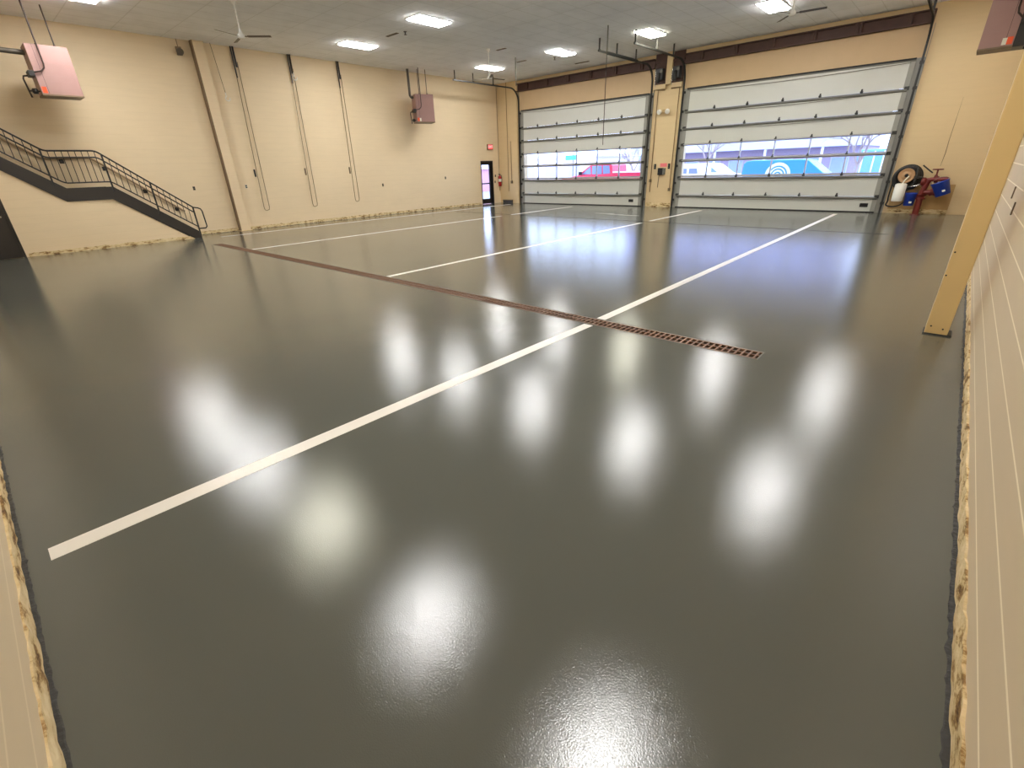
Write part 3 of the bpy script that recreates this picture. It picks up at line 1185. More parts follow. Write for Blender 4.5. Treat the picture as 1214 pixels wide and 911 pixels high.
# ------------------------------------------------------------------ unit heaters
def heater(loc, rotz, label, side=-1, w=0.78, d=0.62, h=1.05, flue='up', white=True, compartment=False):
    """Local frame: +x to the right along the face, face towards -y, base at z = 0."""
    t = thing('unit_heater', label, 'heater', (0, 0, 0), 'hanging mauve heaters')
    up = ZC - loc[2]
    m = MB()
    m.box(-w / 2, w / 2, -d / 2, d / 2, 0.02, h)
    for z in (0.30, 0.42, 0.5, 0.58, 0.68):
        m.box(-w / 2 + 0.06, w / 2 - 0.02, -d / 2 - 0.003, -d / 2, z, z + 0.006)
    body = m.build('cabinet', M['heater'], t, bevel=0.008)
    m = MB()
    m.box(-w / 2 - 0.004, w / 2 + 0.004, -d / 2 - 0.006, d / 2, 0.0, 0.03)
    m.build('bottom_pan', M['plate'], t)
    m = MB()
    m.box(side * (w / 2 - 0.13) - 0.003, side * (w / 2 - 0.13) + 0.003, -d / 2 - 0.003, -d / 2, 0.04, h)
    m.build('panel_seam', M['rod'], body)
    for x in (-0.12, 0.22):
        m = MB()
        m.cyl((x, 0, h), (x, 0, up), 0.014, n=8)
        m.cyl((x, 0, h), (x, 0, h + 0.07), 0.026, n=8)
        m.build('hanger_rod', M['rod'], t)
    sx = side
    m = MB()
    g = [(sx * 0.17, -d / 2 - 0.05, up), (sx * 0.17, -d / 2 - 0.05, 0.66), (sx * 0.19, -d / 2 - 0.05, 0.57), (sx * 0.26, -d / 2 - 0.05, 0.5), (sx * (w / 2 + 0.04), -d / 2 - 0.03, 0.46)]
    m.tube(g, 0.016, 8)
    m.tube([(sx * (w / 2 + 0.1), -0.1, 0.42), (sx * (w / 2 + 0.2), -0.1, 0.40), (sx * (w / 2 + 0.22), -0.1, 0.34), (sx * (w / 2 + 0.19), -0.1, -0.04)], 0.018, 8)
    m.tube([(sx * (w / 2 + 0.19), -0.1, 0.10), (sx * (w / 2), -0.1, 0.10)], 0.016, 8)
    gp = m.build('gas_pipe', M['rod'], t)
    m = MB()
    m.box(min(sx * (w / 2 + 0.01), sx * (w / 2 + 0.12)), max(sx * (w / 2 + 0.01), sx * (w / 2 + 0.12)), -d / 2 - 0.05, -0.02, 0.38, 0.5)
    m.build('junction_box', M['black'], t, bevel=0.008)
    m = MB()
    m.lathe((sx * (w / 2 + 0.1), -0.1, 0.10), (sx, 0, 0), [(-0.06, 0.04), (-0.05, 0.06), (0.03, 0.06), (0.05, 0.03)], 14)
    m.build('gas_valve', M['black'], gp)
    m = MB()
    x0 = sx * (w / 2 - 0.02)
    x1 = sx * (w / 2 - 0.11)
    m.box(min(x0, x1), max(x0, x1), -d / 2 - 0.005, -d / 2 - 0.003, 0.05, 0.18)
    m.build('orange_label', M['orange'], body)
    x2 = sx * (w / 2 - 0.18)
    if white:
        m = MB()
        m.box(min(x1, x2), max(x1, x2), -d / 2 - 0.005, -d / 2 - 0.003, 0.05, 0.17)
        m.build('white_label', M['label'], body)
    if compartment:
        m = MB()
        m.box(w / 2, w / 2 + 0.24, -d / 2 + 0.03, d / 2, 0.0, 0.82)
        m.build('control_compartment', M['black'], t, bevel=0.01)  # black paints in the shadow on the heater's controls side
    if flue == 'side':
        m = MB()
        m.tube([(sx * w / 2, 0.05, h - 0.14), (sx * (w / 2 + 1.6), 0.05, h - 0.10), (sx * (w / 2 + 1.72), 0.05, h - 0.04), (sx * (w / 2 + 1.75), 0.05, h + 0.08), (sx * (w / 2 + 1.75), 0.05, up)], 0.055, 12)
        m.build('flue_pipe', M['flue'], t)
    elif flue == 'up':
        m = MB()
        X = sx * (w / 2 + 0.13)
        m.tube([(sx * w / 2, 0.02, h - 0.09), (sx * (w / 2 + 0.08), 0.02, h - 0.09), (X, 0.02, h - 0.02), (X, 0.02, h + 0.05), (X, 0.02, up)], 0.05, 12)
        m.build('flue_pipe', M['flue'], t)
    t.location = loc
    t.rotation_euler = (0, 0, rotz)
    return t


heater((-17.51, 2.76, 3.70), PI / 2, 'mauve hanging heater over the stairs with a side flue pipe', -1, flue='side', white=False)
heater((-18.28, 14.95, 3.64), math.radians(66), 'mauve hanging heater near the left wall between the chains and the glass door', -1, flue='up')
heater((-0.215, 15.82, 3.68), 0.0, 'mauve hanging heater at the top right above the column', 1, w=0.53, flue='none', compartment=True)

# ------------------------------------------------------------------ chains, hooks and boxes on the left wall
for i, (y, yb, z0, lab) in enumerate(((7.78, 7.66, 0.60, 'long looped chain on the left wall, nearest the tan column'),
                                      (9.66, 9.54, 0.60, 'long looped chain on the left wall, middle one of three'),
                                      (11.54, 11.44, 0.66, 'long looped chain on the left wall, nearest the far heater'))):
    x = XL + 0.07
    t = thing('hanging_chain', lab, 'chain', (x, y, z0), 'looped chains on the left wall')
    m = MB()
    a = 0.055
    pts = [(x, y - a, 5.2), (x, yb - a - 0.02, z0 + 0.12), (x, yb - a * 0.7 - 0.02, z0 + 0.03), (x, yb, z0), (x, yb + a * 1.2 + 0.03, z0 + 0.03), (x, yb + a * 1.6 + 0.03, z0 + 0.12), (x, y + a, 5.2)]
    m.tube(pts, 0.011, 6)
    m.build('chain', M['chain'], t)
    m = MB()
    m.tube([(x, y - a, 5.62), (x, y - a, 4.75)], 0.022, 6)
    m.tube([(x, y + a * 0.2, 5.62), (x, y + a * 0.2, 5.05)], 0.03, 6)
    m.build('upper_cable', M['black'], t)
    m = MB()
    m.box(XL + 0.001, XL + 0.04, yb - 0.11, yb - 0.065, 1.74, 1.98)
    m.build('cleat', M['plate'] if i else M['black'], t)


def hook(y, z, lab, rope):
    x = XL + 0.12
    t = thing('hanging_hook', lab, 'hook', (x, y, z))
    m = MB()
    pts = [(x, y, z + 0.22), (x, y, z + 0.1)] + arc((y + 0.03, z + 0.06), 0.07, math.radians(140), math.radians(380), 10, lambda u, v: (x, u, v))
    m.tube(pts, 0.014, 8)
    m.build('hook', M['white'], t)
    m = MB()
    m.tube([(x, y, z + 0.22), (x, y - rope, ZC)], 0.008, 6)
    m.build('rope', M['chain'], t)


hook(7.21, 4.06, 'white hook hanging low on a rope beside the left column', 0.1)
hook(9.68, 4.86, 'white hook hanging high against the middle wall chain', 0.0)
t = thing('wall_mounted_horn', 'small grey horn speaker high on the left wall above the stairs', 'speaker', (XL + 0.1, 6.2, 5.2))
m = MB()
m.box(XL + 0.001, XL + 0.06, 6.13, 6.27, 5.2, 5.42)
m.build('back_box', M['plate'], t)
m = MB()
m.lathe((XL + 0.06, 6.2, 5.32), (0.8, -0.2, -0.3), [(0, 0.03), (0.08, 0.05), (0.16, 0.10), (0.17, 0.095)], 18)
m.build('horn', M['flue'], t)
m = MB()
m.cyl((XL + 0.02, 6.2, 5.42), (XL + 0.02, 6.2, ZC), 0.01, n=6)
m.build('conduit', M['plate'], t)


def plate(y, z, lab, w_=0.05, h_=0.095, m_='plate', nm='outlet', cat='outlet'):
    t = thing(nm, lab, cat, (XL + 0.02, y, z), None)
    m = MB()
    m.box(XL + 0.001, XL + 0.012, y - w_ / 2 - 0.01, y + w_ / 2 + 0.01, z - h_ / 2 - 0.01, z + h_ / 2 + 0.01)
    m.build('cover_plate', M[m_], t, bevel=0.003)
    m = MB()
    m.box(XL + 0.012, XL + 0.03, y - w_ / 2, y + w_ / 2, z - h_ / 2, z - 0.008)
    m.box(XL + 0.012, XL + 0.03, y - w_ / 2, y + w_ / 2, z + 0.008, z + h_ / 2)
    m.build('socket', M['black'], t)


plate(5.52, 1.46, 'small dark outlet on the left wall just past the stair foot')
plate(7.17, 1.44, 'small pale outlet on the left wall right of the column', m_='white')
plate(12.86, 1.24, 'small outlet on the left wall past the third chain')
plate(16.5, 1.40, 'small outlet on the left wall below the far heater')
plate(20.06, 1.38, 'small black switch by the glass door, upper of two', nm='wall_switch', cat='switch', m_='black')
plate(20.02, 1.08, 'small black switch by the glass door, lower of two', nm='wall_switch', cat='switch', m_='black')

# fire extinguisher
t = thing('fire_extinguisher', 'red fire extinguisher on the wall beside the glass exit door', 'fire extinguisher', (XL + 0.11, 20.3, 0.85))
ex, ey = XL + 0.11, 20.3
m = MB()
m.lathe((ex, ey, 0.85), (0, 0, 1), [(0, 0.07), (0.02, 0.085), (0.44, 0.085), (0.50, 0.06), (0.53, 0.025), (0.56, 0.025)], 20)
m.build('cylinder', M['red'], t)
m = MB()
m.box(ex - 0.02, ex + 0.02, ey - 0.07, ey + 0.03, 1.41, 1.45)
m.box(ex - 0.015, ex + 0.015, ey - 0.09, ey + 0.02, 1.46, 1.475)
m.build('handle', M['black'], t)
m = MB()
m.tube([(ex, ey + 0.03, 1.43), (ex + 0.03, ey + 0.10, 1.38), (ex + 0.04, ey + 0.11, 1.2), (ex + 0.04, ey + 0.10, 1.0)], 0.013, 8)
m.build('hose', M['hose'], t)
m = MB()
m.lathe((ex, ey, 1.08), (0, 0, 1), [(0, 0.0865), (0.14, 0.0865)], 20)
m.build('label_band', M['label'], t)
m = MB()
m.box(XL + 0.001, XL + 0.03, ey - 0.03, ey + 0.03, 1.0, 1.35)
m.build('bracket', M['plate'], t)

# conduits
def conduit(pts, lab, r=0.013, m_='dcond', box=None):
    t = thing('conduit', lab, 'conduit', pts[-1])
    m = MB()
    m.tube(pts, r, 8)
    m.build('pipe', M[m_], t)
    if box:
        x, y, z, s = box
        m = MB()
        m.box(x - s, x + s, y - 0.04, y + 0.04, z - s * 1.5, z + s * 1.5)
        m.build('box', M['plate'], t, bevel=0.004)
    return t


conduit([(XL + 0.03, 20.36, ZC), (XL + 0.03, 20.36, 0.62)], 'brown conduit in the far left corner next to the extinguisher')
conduit([(-18.35, YF - 0.09, ZC), (-18.35, YF - 0.09, 0.6)], 'brown conduit on the far left corner pilaster, left of two')
conduit([(-18.12, YF - 0.09, 3.0), (-18.12, YF - 0.09, 1.0)], 'brown conduit with small boxes on the corner pilaster, right of two', box=(-18.12, YF - 0.1, 1.05, 0.045))
conduit([(-9.84, YF - 0.03, 4.38), (-10.13, YF - 0.03, 4.38), (-10.13, YF - 0.03, 0.6)], 'thin conduit down the left side of the pier between the garage doors', 0.016, box=(-10.13, YF - 0.05, 1.05, 0.04))
conduit([(-9.58, YF - 0.02, 4.40), (-9.24, YF - 0.02, 4.40), (-9.24, YF - 0.02, 0.65)], 'thin conduit down the right side of the pier between the garage doors', 0.016, box=(-9.24, YF - 0.05, 0.7, 0.04))
t = thing('corner_block', 'low grey block at the foot of the far left corner pilaster', 'block', (-18.42, YF - 0.12, 0))
m = MB()
m.box(-18.72, -18.1, YF - 0.2, YF - 0.062, 0, 0.14)
m.build('block', M['motor'], t, bevel=0.01)
m = MB()
m.box(-18.74, -18.08, YF - 0.21, YF - 0.062, 0.14, 0.165)
m.build('cap', M['plate'], t)

# pier between the doors: emergency light, notice, control, switches
t = thing('emergency_light', 'twin-head emergency light high on the pier between the garage doors', 'emergency light', (-9.78, YF - 0.05, 3.6))
m = MB()
m.box(-9.86, -9.70, YF - 0.07, YF - 0.001, 3.58, 3.70)
m.build('housing', M['cond'], t, bevel=0.008)
for s in (-1, 1):
    m = MB()
    m.lathe((-9.78 + s * 0.16, YF - 0.10, 3.63), (s * 0.35, -1, -0.35), [(-0.05, 0.05), (0.0, 0.085), (0.08, 0.095), (0.085, 0.08), (0.086, 0.0)], 18)
    m.build('lamp_head', M['wplastic'], t)
t = thing('pink_notice', 'small pink notice on the pier above the black control box', 'notice', (-9.6, YF - 0.01, 1.58))
m = MB()
m.box(-9.76, -9.46, YF - 0.008, YF - 0.001, 1.58, 1.72)
m.build('sheet', M['pink'], t)
t = thing('control_box', 'black door control box on the pier between the garage doors', 'control box', (-9.64, YF - 0.06, 1.28))
m = MB()
m.box(-9.80, -9.58, YF - 0.12, YF - 0.001, 1.27, 1.54)
m.build('case', M['rubber'], t, bevel=0.012)
m = MB()
m.box(-9.58, -9.50, YF - 0.12, YF - 0.001, 1.28, 1.53)
m.build('side_panel', M['steel'], t)
m = MB()
m.tube([(-9.75, YF - 0.05, 1.27), (-9.77, YF - 0.04, 1.0), (-9.78, YF - 0.03, 0.78)], 0.009, 6)
m.build('cord', M['hose'], t)
for x, lab in ((-9.98, 'narrow black switch on the pier left of the pink notice'), (-9.36, 'narrow black switch on the pier right of the pink notice')):
    t = thing('wall_switch', lab, 'switch', (x, YF - 0.03, 1.5))
    m = MB()
    m.box(x - 0.04, x + 0.04, YF - 0.04, YF - 0.001, 1.5, 1.70)
    m.build('case', M['rubber'], t, bevel=0.006)
    m = MB()
    m.cyl((x, YF - 0.04, 1.64), (x, YF - 0.055, 1.64), 0.016, n=10)
    m.cyl((x, YF - 0.04, 1.56), (x, YF - 0.055, 1.56), 0.016, n=10)
    m.build('button', M['steel'], t)

# small ceiling items
for x, y, w_, lab in ((-14.44, 10.86, 0.28, 'thin dark slot in the ceiling left of the second light'), (-14.5, 17.12, 0.24, 'thin dark slot in the ceiling by the short hanging rod'),
                      (-13.07, 19.32, 0.34, 'thin dark slot in the ceiling close to the left garage door'), (-13.6, 14.95, 0.22, 'thin dark slot in the ceiling behind the far left fan')):
    t = thing('ceiling_slot', lab, 'vent', (x, y, ZC))
    m = MB()
    m.box(x - w_, x + w_, y - 0.05, y + 0.05, ZC - 0.012, ZC)
    m.build('grille', M['plate'], t)
    m = MB()
    m.box(x - w_ + 0.02, x + w_ - 0.02, y - 0.02, y + 0.02, ZC - 0.02, ZC - 0.012)
    m.build('louvre', M['flue'], t)
for x, y, lab in ((-13.9, 10.95, 'small sprinkler head in the ceiling left of the second light'), (-13.2, 17.6, 'small sprinkler head in the ceiling near the far left door')):
    t = thing('ceiling_sprinkler', lab, 'sprinkler', (x, y, ZC))
    m = MB()
    m.lathe((x, y, ZC), (0, 0, -1), [(0, 0.05), (0.01, 0.05), (0.02, 0.02), (0.07, 0.018), (0.08, 0.045), (0.085, 0.045)], 14)
    m.build('head', M['flue'], t)

# ------------------------------------------------------------------ standpipe, hose reel, pails
py = YF - 0.40
t = thing('standpipe', 'dark red standpipe with valve wheel rising from the floor by the far wall', 'pipe', (-0.83, py, 0))
px = -0.85
m = MB()
m.tube([(px, py, 0), (px, py, 0.52)], 0.085, 18)
m.lathe((px, py, 0), (0, 0, 1), [(0, 0.13), (0.02, 0.13), (0.025, 0.09)], 18)
m.lathe((px, py, 0.46), (0, 0, 1), [(0, 0.13), (0.035, 0.14), (0.04, 0.10), (0.10, 0.10), (0.105, 0.14), (0.14, 0.13)], 18)
m.tube([(px, py, 0.6), (px + 0.02, py, 0.72), (px + 0.05, py, 0.9), (px + 0.09, py, 1.0)], 0.075, 14)
m.tube([(px - 0.06, py, 0.96), (px, py, 0.99), (px + 0.1, py, 1.02), (px + 0.52, py - 0.04, 1.03)], 0.06, 14)
m.lathe((px + 0.2, py, 1.02), (1, 0, 0), [(0, 0.09), (0.05, 0.1), (0.1, 0.09)], 16)
m.lathe((px - 0.1, py, 0.96), (1, 0, 0), [(0, 0.08), (0.03, 0.12), (0.1, 0.12), (0.13, 0.08)], 16)
m.build('pipe', M['oxred'], t)
m = MB()
m.tube([(px + 0.05, py, 0.66), (px + 0.22, py - 0.05, 0.66)], 0.07, 14)
m.lathe((px + 0.2, py - 0.05, 0.66), (1, -0.25, 0), [(0, 0.10), (0.03, 0.11), (0.05, 0.085), (0.11, 0.085), (0.12, 0.10), (0.16, 0.10), (0.17, 0.03), (0.22, 0.03)], 16)
m.tube([(px + 0.36, py - 0.08, 0.70), (px + 0.40, py - 0.08, 0.60), (px + 0.36, py - 0.08, 0.52)], 0.025, 8)
m.build('outlet_valve', M['oxred'], t)
m = MB()
hx = px + 0.22
m.cyl((hx, py, 1.05), (hx, py, 1.30), 0.022, n=10)
m.cyl((hx, py, 1.05), (hx, py, 1.15), 0.06, 0.035, n=12)
ring = [(hx + 0.12 * math.cos(a), py + 0.12 * math.sin(a), 1.30) for a in [2 * PI * i / 20 for i in range(20)]]
m.tube(ring, 0.016, 8, closed=True)
m.cyl((hx - 0.12, py, 1.30), (hx + 0.12, py, 1.30), 0.011, n=6)
m.cyl((hx, py - 0.12, 1.30), (hx, py + 0.12, 1.30), 0.011, n=6)
m.build('handwheel', M['oxred'], t)

t = thing('hose_reel', 'black hose reel with tan drum on the wall beside the right garage door', 'hose reel', (-1.3, YF - 0.15, 1.0))
cx, cz = -1.32, 1.06
yr = YF - 0.26
m = MB()
ax = (0.35, -1, 0.1)
for q, rr in enumerate((0.355, 0.33, 0.30, 0.26, 0.34, 0.31)):
    yy = yr + 0.22 - q * 0.042
    pts = [(cx + rr * math.cos(a) * 0.95 + q * -0.006, yy, cz + rr * math.sin(a)) for a in [2 * PI * i / 32 for i in range(32)]]
    m.tube(pts, 0.04, 8, closed=True)
m.build('hose_coil', M['hose'], t)
m = MB()
dx = cx - 0.03
m.lathe((dx, yr - 0.02, cz + 0.07), (-0.12, -1, 0), [(-0.2, 0.19), (-0.02, 0.19), (0.0, 0.215), (0.02, 0.215), (0.022, 0.185), (0.004, 0.175), (0.004, 0.10), (0.03, 0.095), (0.035, 0.05)], 32)
m.build('drum', M['drum'], t)
m = MB()
m.lathe((dx + 0.0, yr - 0.05, cz + 0.08), (0, -1, 0), [(0, 0.05), (0.03, 0.05), (0.04, 0.03), (0.09, 0.03)], 16)
m.build('hub', M['rubber'], t)
m = MB()
m.tube([(cx + 0.12, yr - 0.08, cz + 0.34), (cx + 0.2, yr - 0.1, cz + 0.3), (cx + 0.22, yr - 0.1, cz + 0.1), (cx + 0.2, yr - 0.1, cz - 0.1)], 0.03, 8)
m.tube([(cx + 0.18, yr - 0.1, cz + 0.05), (cx + 0.42, yr - 0.02, cz - 0.02)], 0.035, 8)
m.build('frame_arm', M['dsteel'], t)
m = MB()
m.tube([(cx + 0.16, yr - 0.12, cz - 0.24)] + [(cx + 0.16 + 0.46 * u, yr - 0.12, cz - 0.24 + 0.05 * u + 0.16 * u * u) for u in (0.25, 0.5, 0.75, 1.0)], [0.012, 0.028, 0.03, 0.028, 0.014], 8)
m.build('nozzle', M['chrome'], t)
m = MB()
m.spline([(cx - 0.33, yr, cz - 0.12), (cx - 0.34, yr - 0.02, 0.55), (cx - 0.33, yr - 0.04, 0.38), (cx - 0.34, yr - 0.05, 0.26), (cx - 0.16, yr - 0.05, 0.22), (cx + 0.02, yr - 0.05, 0.28), (cx + 0.12, yr - 0.05, 0.42), (cx + 0.18, yr - 0.04, 0.6)], 0.02, 8)
m.tube([(cx + 0.3, yr, cz + 0.36), (cx + 0.5, yr + 0.05, cz + 0.2), (cx + 0.58, yr + 0.06, cz + 0.14)], 0.018, 8)
m.build('loose_hose', M['hose'], t)
m = MB()
m.box(cx - 0.25, cx + 0.25, YF - 0.04, YF - 0.001, cz - 0.3, cz + 0.3)
m.box(cx - 0.04, cx + 0.04, yr - 0.02, YF - 0.04, cz - 0.04, cz + 0.04)
m.build('wall_bracket', M['dsteel'], t)

t = thing('white_canister', 'white plastic cylinder hanging below the hose reel drum', 'container', (-1.38, yr - 0.3, 0.42))
kx, ky = -1.40, yr - 0.30
m = MB()
m.lathe((kx, ky, 0.40), (0, 0, 1), [(0, 0.13), (0.01, 0.145), (0.02, 0.148), (0.49, 0.152), (0.50, 0.14), (0.502, 0.12)], 28)
m.build('body', M['wplastic'], t)
m = MB()
m.lathe((kx, ky, 0.90), (0, 0, 1), [(0, 0.125), (0.012, 0.125), (0.02, 0.11)], 28)
m.build('lid', M['label'], t)
m = MB()
m.tube([(kx + 0.02, ky, 0.915), (kx + 0.05, ky + 0.02, 1.0), (kx + 0.12, ky + 0.12, 1.12)], 0.018, 8)
m.build('strap', M['label'], t)


def pail(x, y, z, tilt, lab, sc=1.0, hs=None):
    t = thing('blue_pail', lab, 'pail', (x, y, z), 'blue plastic pails')
    hs = hs or sc
    R = Matrix.Rotation(tilt, 3, 'Y')
    a = R @ Vector((0, 0, 1))
    m = MB()
    m.lathe((x, y, z), a, [(0, 0.135 * sc), (0.01, 0.145 * sc), (0.30 * hs, 0.17 * sc), (0.31 * hs, 0.18 * sc), (0.335 * hs, 0.18 * sc), (0.336 * hs, 0.165 * sc), (0.02, 0.135 * sc), (0.018, 0.0)], 24)
    m.build('body', M['blue'], t)
    m = MB()
    u = R @ Vector((1, 0, 0))
    top_ = Vector((x, y, z)) + a * 0.32 * hs
    pts = [top_ + u * 0.18 * sc * math.cos(q) + a * 0.12 * sc * math.sin(q) for q in [PI * i / 12 for i in range(13)]]
    m.tube(pts, 0.006, 6)
    m.build('bail', M['steel'], t)
    m = MB()
    c_ = Vector((x, y, z)) + a * 0.12 * sc + Vector((0.04, -0.152 * sc, 0))
    m.obox(c_, (0.07, 0.006, 0.05), R)
    m.build('sticker', M['label'], t)


pail(-1.09, py - 0.06, 0.27, 0.0, 'blue plastic pail hanging behind the white cylinder, left of the red pipe', 0.88, 1.12)
pail(-0.32, py - 0.33, 0.60, math.radians(-24), 'blue plastic pail hanging from the right end of the red pipe', 1.2)

# narrow slots cut in the right wall near the column
for k_, (y, z, lab) in enumerate(((7.68, 1.335, 'narrow metal clip on the right wall, upper of two'), (6.99, 1.225, 'narrow metal clip on the right wall, lower of two'))):
    t = MB()
    t.box(XR - 0.012, XR - 0.001, y - 0.022, y + 0.022, z - 0.06, z + 0.06)
    tag(t.build('wall_mounted_clip', M['plate'], None, bevel=0.003), lab, 'clip', None, 'thing')

# ------------------------------------------------------------------ outdoors
g = MB()
g.box(-90, 60, YF + 0.3, 120, -0.35, -0.06)
g.box(-90, XL - 0.3, -10, YF + 0.3, -0.35, -0.06)
struct('ground_outside', g, M['asphalt'])


def wheels(t, xs, y0, y1, r=0.37):
    for x in xs:
        for y in (y0 + 0.02, y1 - 0.22):
            m = MB()
            m.lathe((x, y, -0.06 + r), (0, 1, 0), [(0, r * 0.6), (0.0, r * 0.95), (0.03, r), (0.17, r), (0.2, r * 0.95), (0.2, r * 0.6)], 24)
            w_ = m.build('wheel', M['tyre'], t)
            m = MB()
            m.lathe((x, y - 0.005, -0.06 + r), (0, 1, 0), [(0, 0.02), (0.0, r * 0.58), (0.21, r * 0.58), (0.21, 0.02)], 18)
            m.build('rim', M['steel'], w_)


# red pickup, nose to the left
Y = 25.6
t = thing('pickup_truck', 'red crew-cab pickup parked outside the left garage door', 'truck', (-15.6, Y + 0.9, -0.06))
X0 = -18.75
m = MB()
m.prism([(X0, 0.35), (X0 + 0.02, 0.85), (X0 + 0.12, 1.02), (X0 + 1.25, 1.18), (X0 + 3.6, 1.24), (X0 + 3.62, 1.36), (X0 + 5.75, 1.36), (X0 + 5.8, 0.45), (X0 + 5.6, 0.35)], 'Y', Y, Y + 1.85)
m.build('body', M['tred'], t, bevel=0.03)
m = MB()
m.prism([(X0 + 1.2, 1.17), (X0 + 2.1, 1.72), (X0 + 2.3, 1.79), (X0 + 3.45, 1.77), (X0 + 3.6, 1.70), (X0 + 3.66, 1.22)], 'Y', Y + 0.1, Y + 1.75)
cab = m.build('cab', M['tred'], t, bevel=0.03)
for poly in ([(X0 + 1.55, 1.25), (X0 + 2.16, 1.66), (X0 + 2.2, 1.25)], [(X0 + 2.28, 1.25), (X0 + 2.28, 1.69), (X0 + 2.92, 1.70), (X0 + 2.95, 1.25)], [(X0 + 3.03, 1.25), (X0 + 3.0, 1.70), (X0 + 3.42, 1.69), (X0 + 3.5, 1.28)]):
    m = MB()
    m.prism(poly, 'Y', Y + 0.092, Y + 0.11)
    m.build('side_window', M['carglass'], cab)
m = MB()
m.box(X0 + 3.72, X0 + 5.72, Y - 0.01, Y + 0.02, 1.30, 1.37)
m.build('bed_rail', M['vwhite'], t)  # white puts the glare along the bed edge into the colour
m = MB()
m.box(X0 + 1.5, X0 + 1.62, Y - 0.16, Y + 0.02, 1.22, 1.4)
m.build('side_mirror', M['tyre'], t)
wheels(t, (X0 + 1.0, X0 + 4.6), Y, Y + 1.85)

# a white car further back, its glass shows over the pickup bed
def small_car(X, Yc, L, hgt, paint, lab, nm='parked_car', cat='car', flip=False, emblem=False):
    t = thing(nm, lab, cat, (X + L / 2, Yc + 0.9, -0.06))
    s = lambda u: X + (L - u * L if flip else u * L)
    m = MB()
    m.prism([(s(0.0), 0.3), (s(0.0), 0.9), (s(0.03), 1.02), (s(0.78), 1.02), (s(0.97), 0.86), (s(1.0), 0.7), (s(1.0), 0.3)], 'Y', Yc, Yc + 1.8)
    m.build('body', paint, t, bevel=0.03)
    m = MB()
    m.prism([(s(0.0), 1.0), (s(0.01), hgt - 0.14), (s(0.04), hgt - 0.03), (s(0.1), hgt), (s(0.56), hgt - 0.02), (s(0.62), hgt - 0.06), (s(0.80), 1.0)], 'Y', Yc + 0.06, Yc + 1.74)
    cb = m.build('cabin', paint, t, bevel=0.03)
    for poly in ([(0.06, 1.08), (0.08, hgt - 0.14), (0.22, hgt - 0.14), (0.22, 1.08)], [(0.26, 1.08), (0.26, hgt - 0.14), (0.40, hgt - 0.14), (0.40, 1.08)], [(0.43, 1.08), (0.43, hgt - 0.14), (0.57, hgt - 0.15), (0.69, 1.08)]):
        m = MB()
        m.prism([(s(u), v) for u, v in poly], 'Y', Yc + 0.05, Yc + 0.07)
        m.build('side_window', M['carglass'] if not emblem else M['vblue'], cb)
    if emblem:
        ex_, ez_ = s(0.36), 1.02
        for k_, (r0, r1) in enumerate(((0.0, 0.10), (0.16, 0.24), (0.30, 0.36), (0.42, 0.56))):
            m = MB()
            n = 36
            vs, fs = [], []
            for q in range(n):
                a = 2 * PI * q / n
                vs += [(ex_ + r0 * math.cos(a), Yc - 0.008 + 0.05 * (ez_ + r0 * math.sin(a) > 1.0), ez_ + r0 * math.sin(a)),
                       (ex_ + r1 * math.cos(a), Yc - 0.008 + 0.05 * (ez_ + r1 * math.sin(a) > 1.0), ez_ + r1 * math.sin(a))]
            for q in range(n):
                a, b = 2 * q, 2 * ((q + 1) % n)
                fs.append((a, a + 1, b + 1, b))
            m.add(vs, fs)
            m.build('emblem_ring', M['cream'], cb)
    wheels(t, (X + L * 0.2, X + L * 0.8), Yc, Yc + 1.8)
    return t


small_car(-8.35, 26.6, 4.6, 1.70, M['vblue'], 'blue van with a round pale emblem outside the right garage door', 'parked_van', 'van', emblem=True)
small_car(-15.0, 33.0, 4.6, 1.62, M['vwhite'], 'white car standing behind the red pickup')
small_car(-15.3, 30.5, 3.4, 1.5, M['vwhite'], 'white car seen through the lower left pane of the right garage door', flip=True)
t = thing('blue_container', 'blue metal container outside, behind the right end of the right garage door', 'container', (-4.4, 41, -0.06))
m = MB()
m.box(-5.5, -3.62, 40, 43, 0.0, 2.1)
m.build('body', M['pblue'], t, bevel=0.04)
for x in (-5.2, -4.6, -4.1):
    m = MB()
    m.box(x - 0.04, x + 0.04, 39.96, 40, 0.1, 2.0)
    m.build('rib', M['vwhite'], t)

# long low building behind the right door
Yb = 46
t = thing('storefront_building', 'long low building with a pale fascia beyond the blue van', 'building', (-14, Yb + 5, -0.06))
m = MB()
m.box(-24, -6.2, Yb, Yb + 10, -0.06, 8.6)
m.build('wall', M['brickm'], t)
m = MB()
m.box(-24.3, -6.0, Yb - 1.2, Yb + 10.2, 2.45, 8.4)
m.build('fascia', M['siding'], t)
for i in range(9):
    x = -23.2 + i * 1.9
    m = MB()
    m.box(x, x + 1.2, Yb - 0.05, Yb + 0.02, 0.3, 1.75)
    fr_ = m.build('window', M['siding'], t)
    m = MB()
    m.box(x + 0.08, x + 1.12, Yb - 0.07, Yb - 0.05, 0.38, 1.67)
    m.build('pane', M['winm'], fr_)
for x in (-20.5, -16.5, -12.5, -8.5):
    m = MB()
    m.box(x - 0.08, x + 0.08, Yb - 1.1, Yb - 0.95, -0.06, 2.45)
    m.build('canopy_post', M['vwhite'], t)
t = thing('white_building', 'bright white building beyond the red pickup', 'building', (-38, 54, -0.06))
m = MB()
m.box(-52, -31.5, 50, 60, -0.06, 2.6)
m.build('wall', M['pale'], t)
m = MB()
m.box(-52.3, -31.2, 49.8, 60.2, 2.6, 2.85)
m.build('parapet', M['pale'], t)
for i in range(5):
    m = MB()
    m.box(-49 + i * 3.4, -47.4 + i * 3.4, 49.95, 50.02, 0.6, 1.9)
    m.build('window', M['siding'], t)
t = thing('pale_blue_house', 'pale blue house seen through the right panes of the left garage door', 'building', (-26, 62, -0.06))
m = MB()
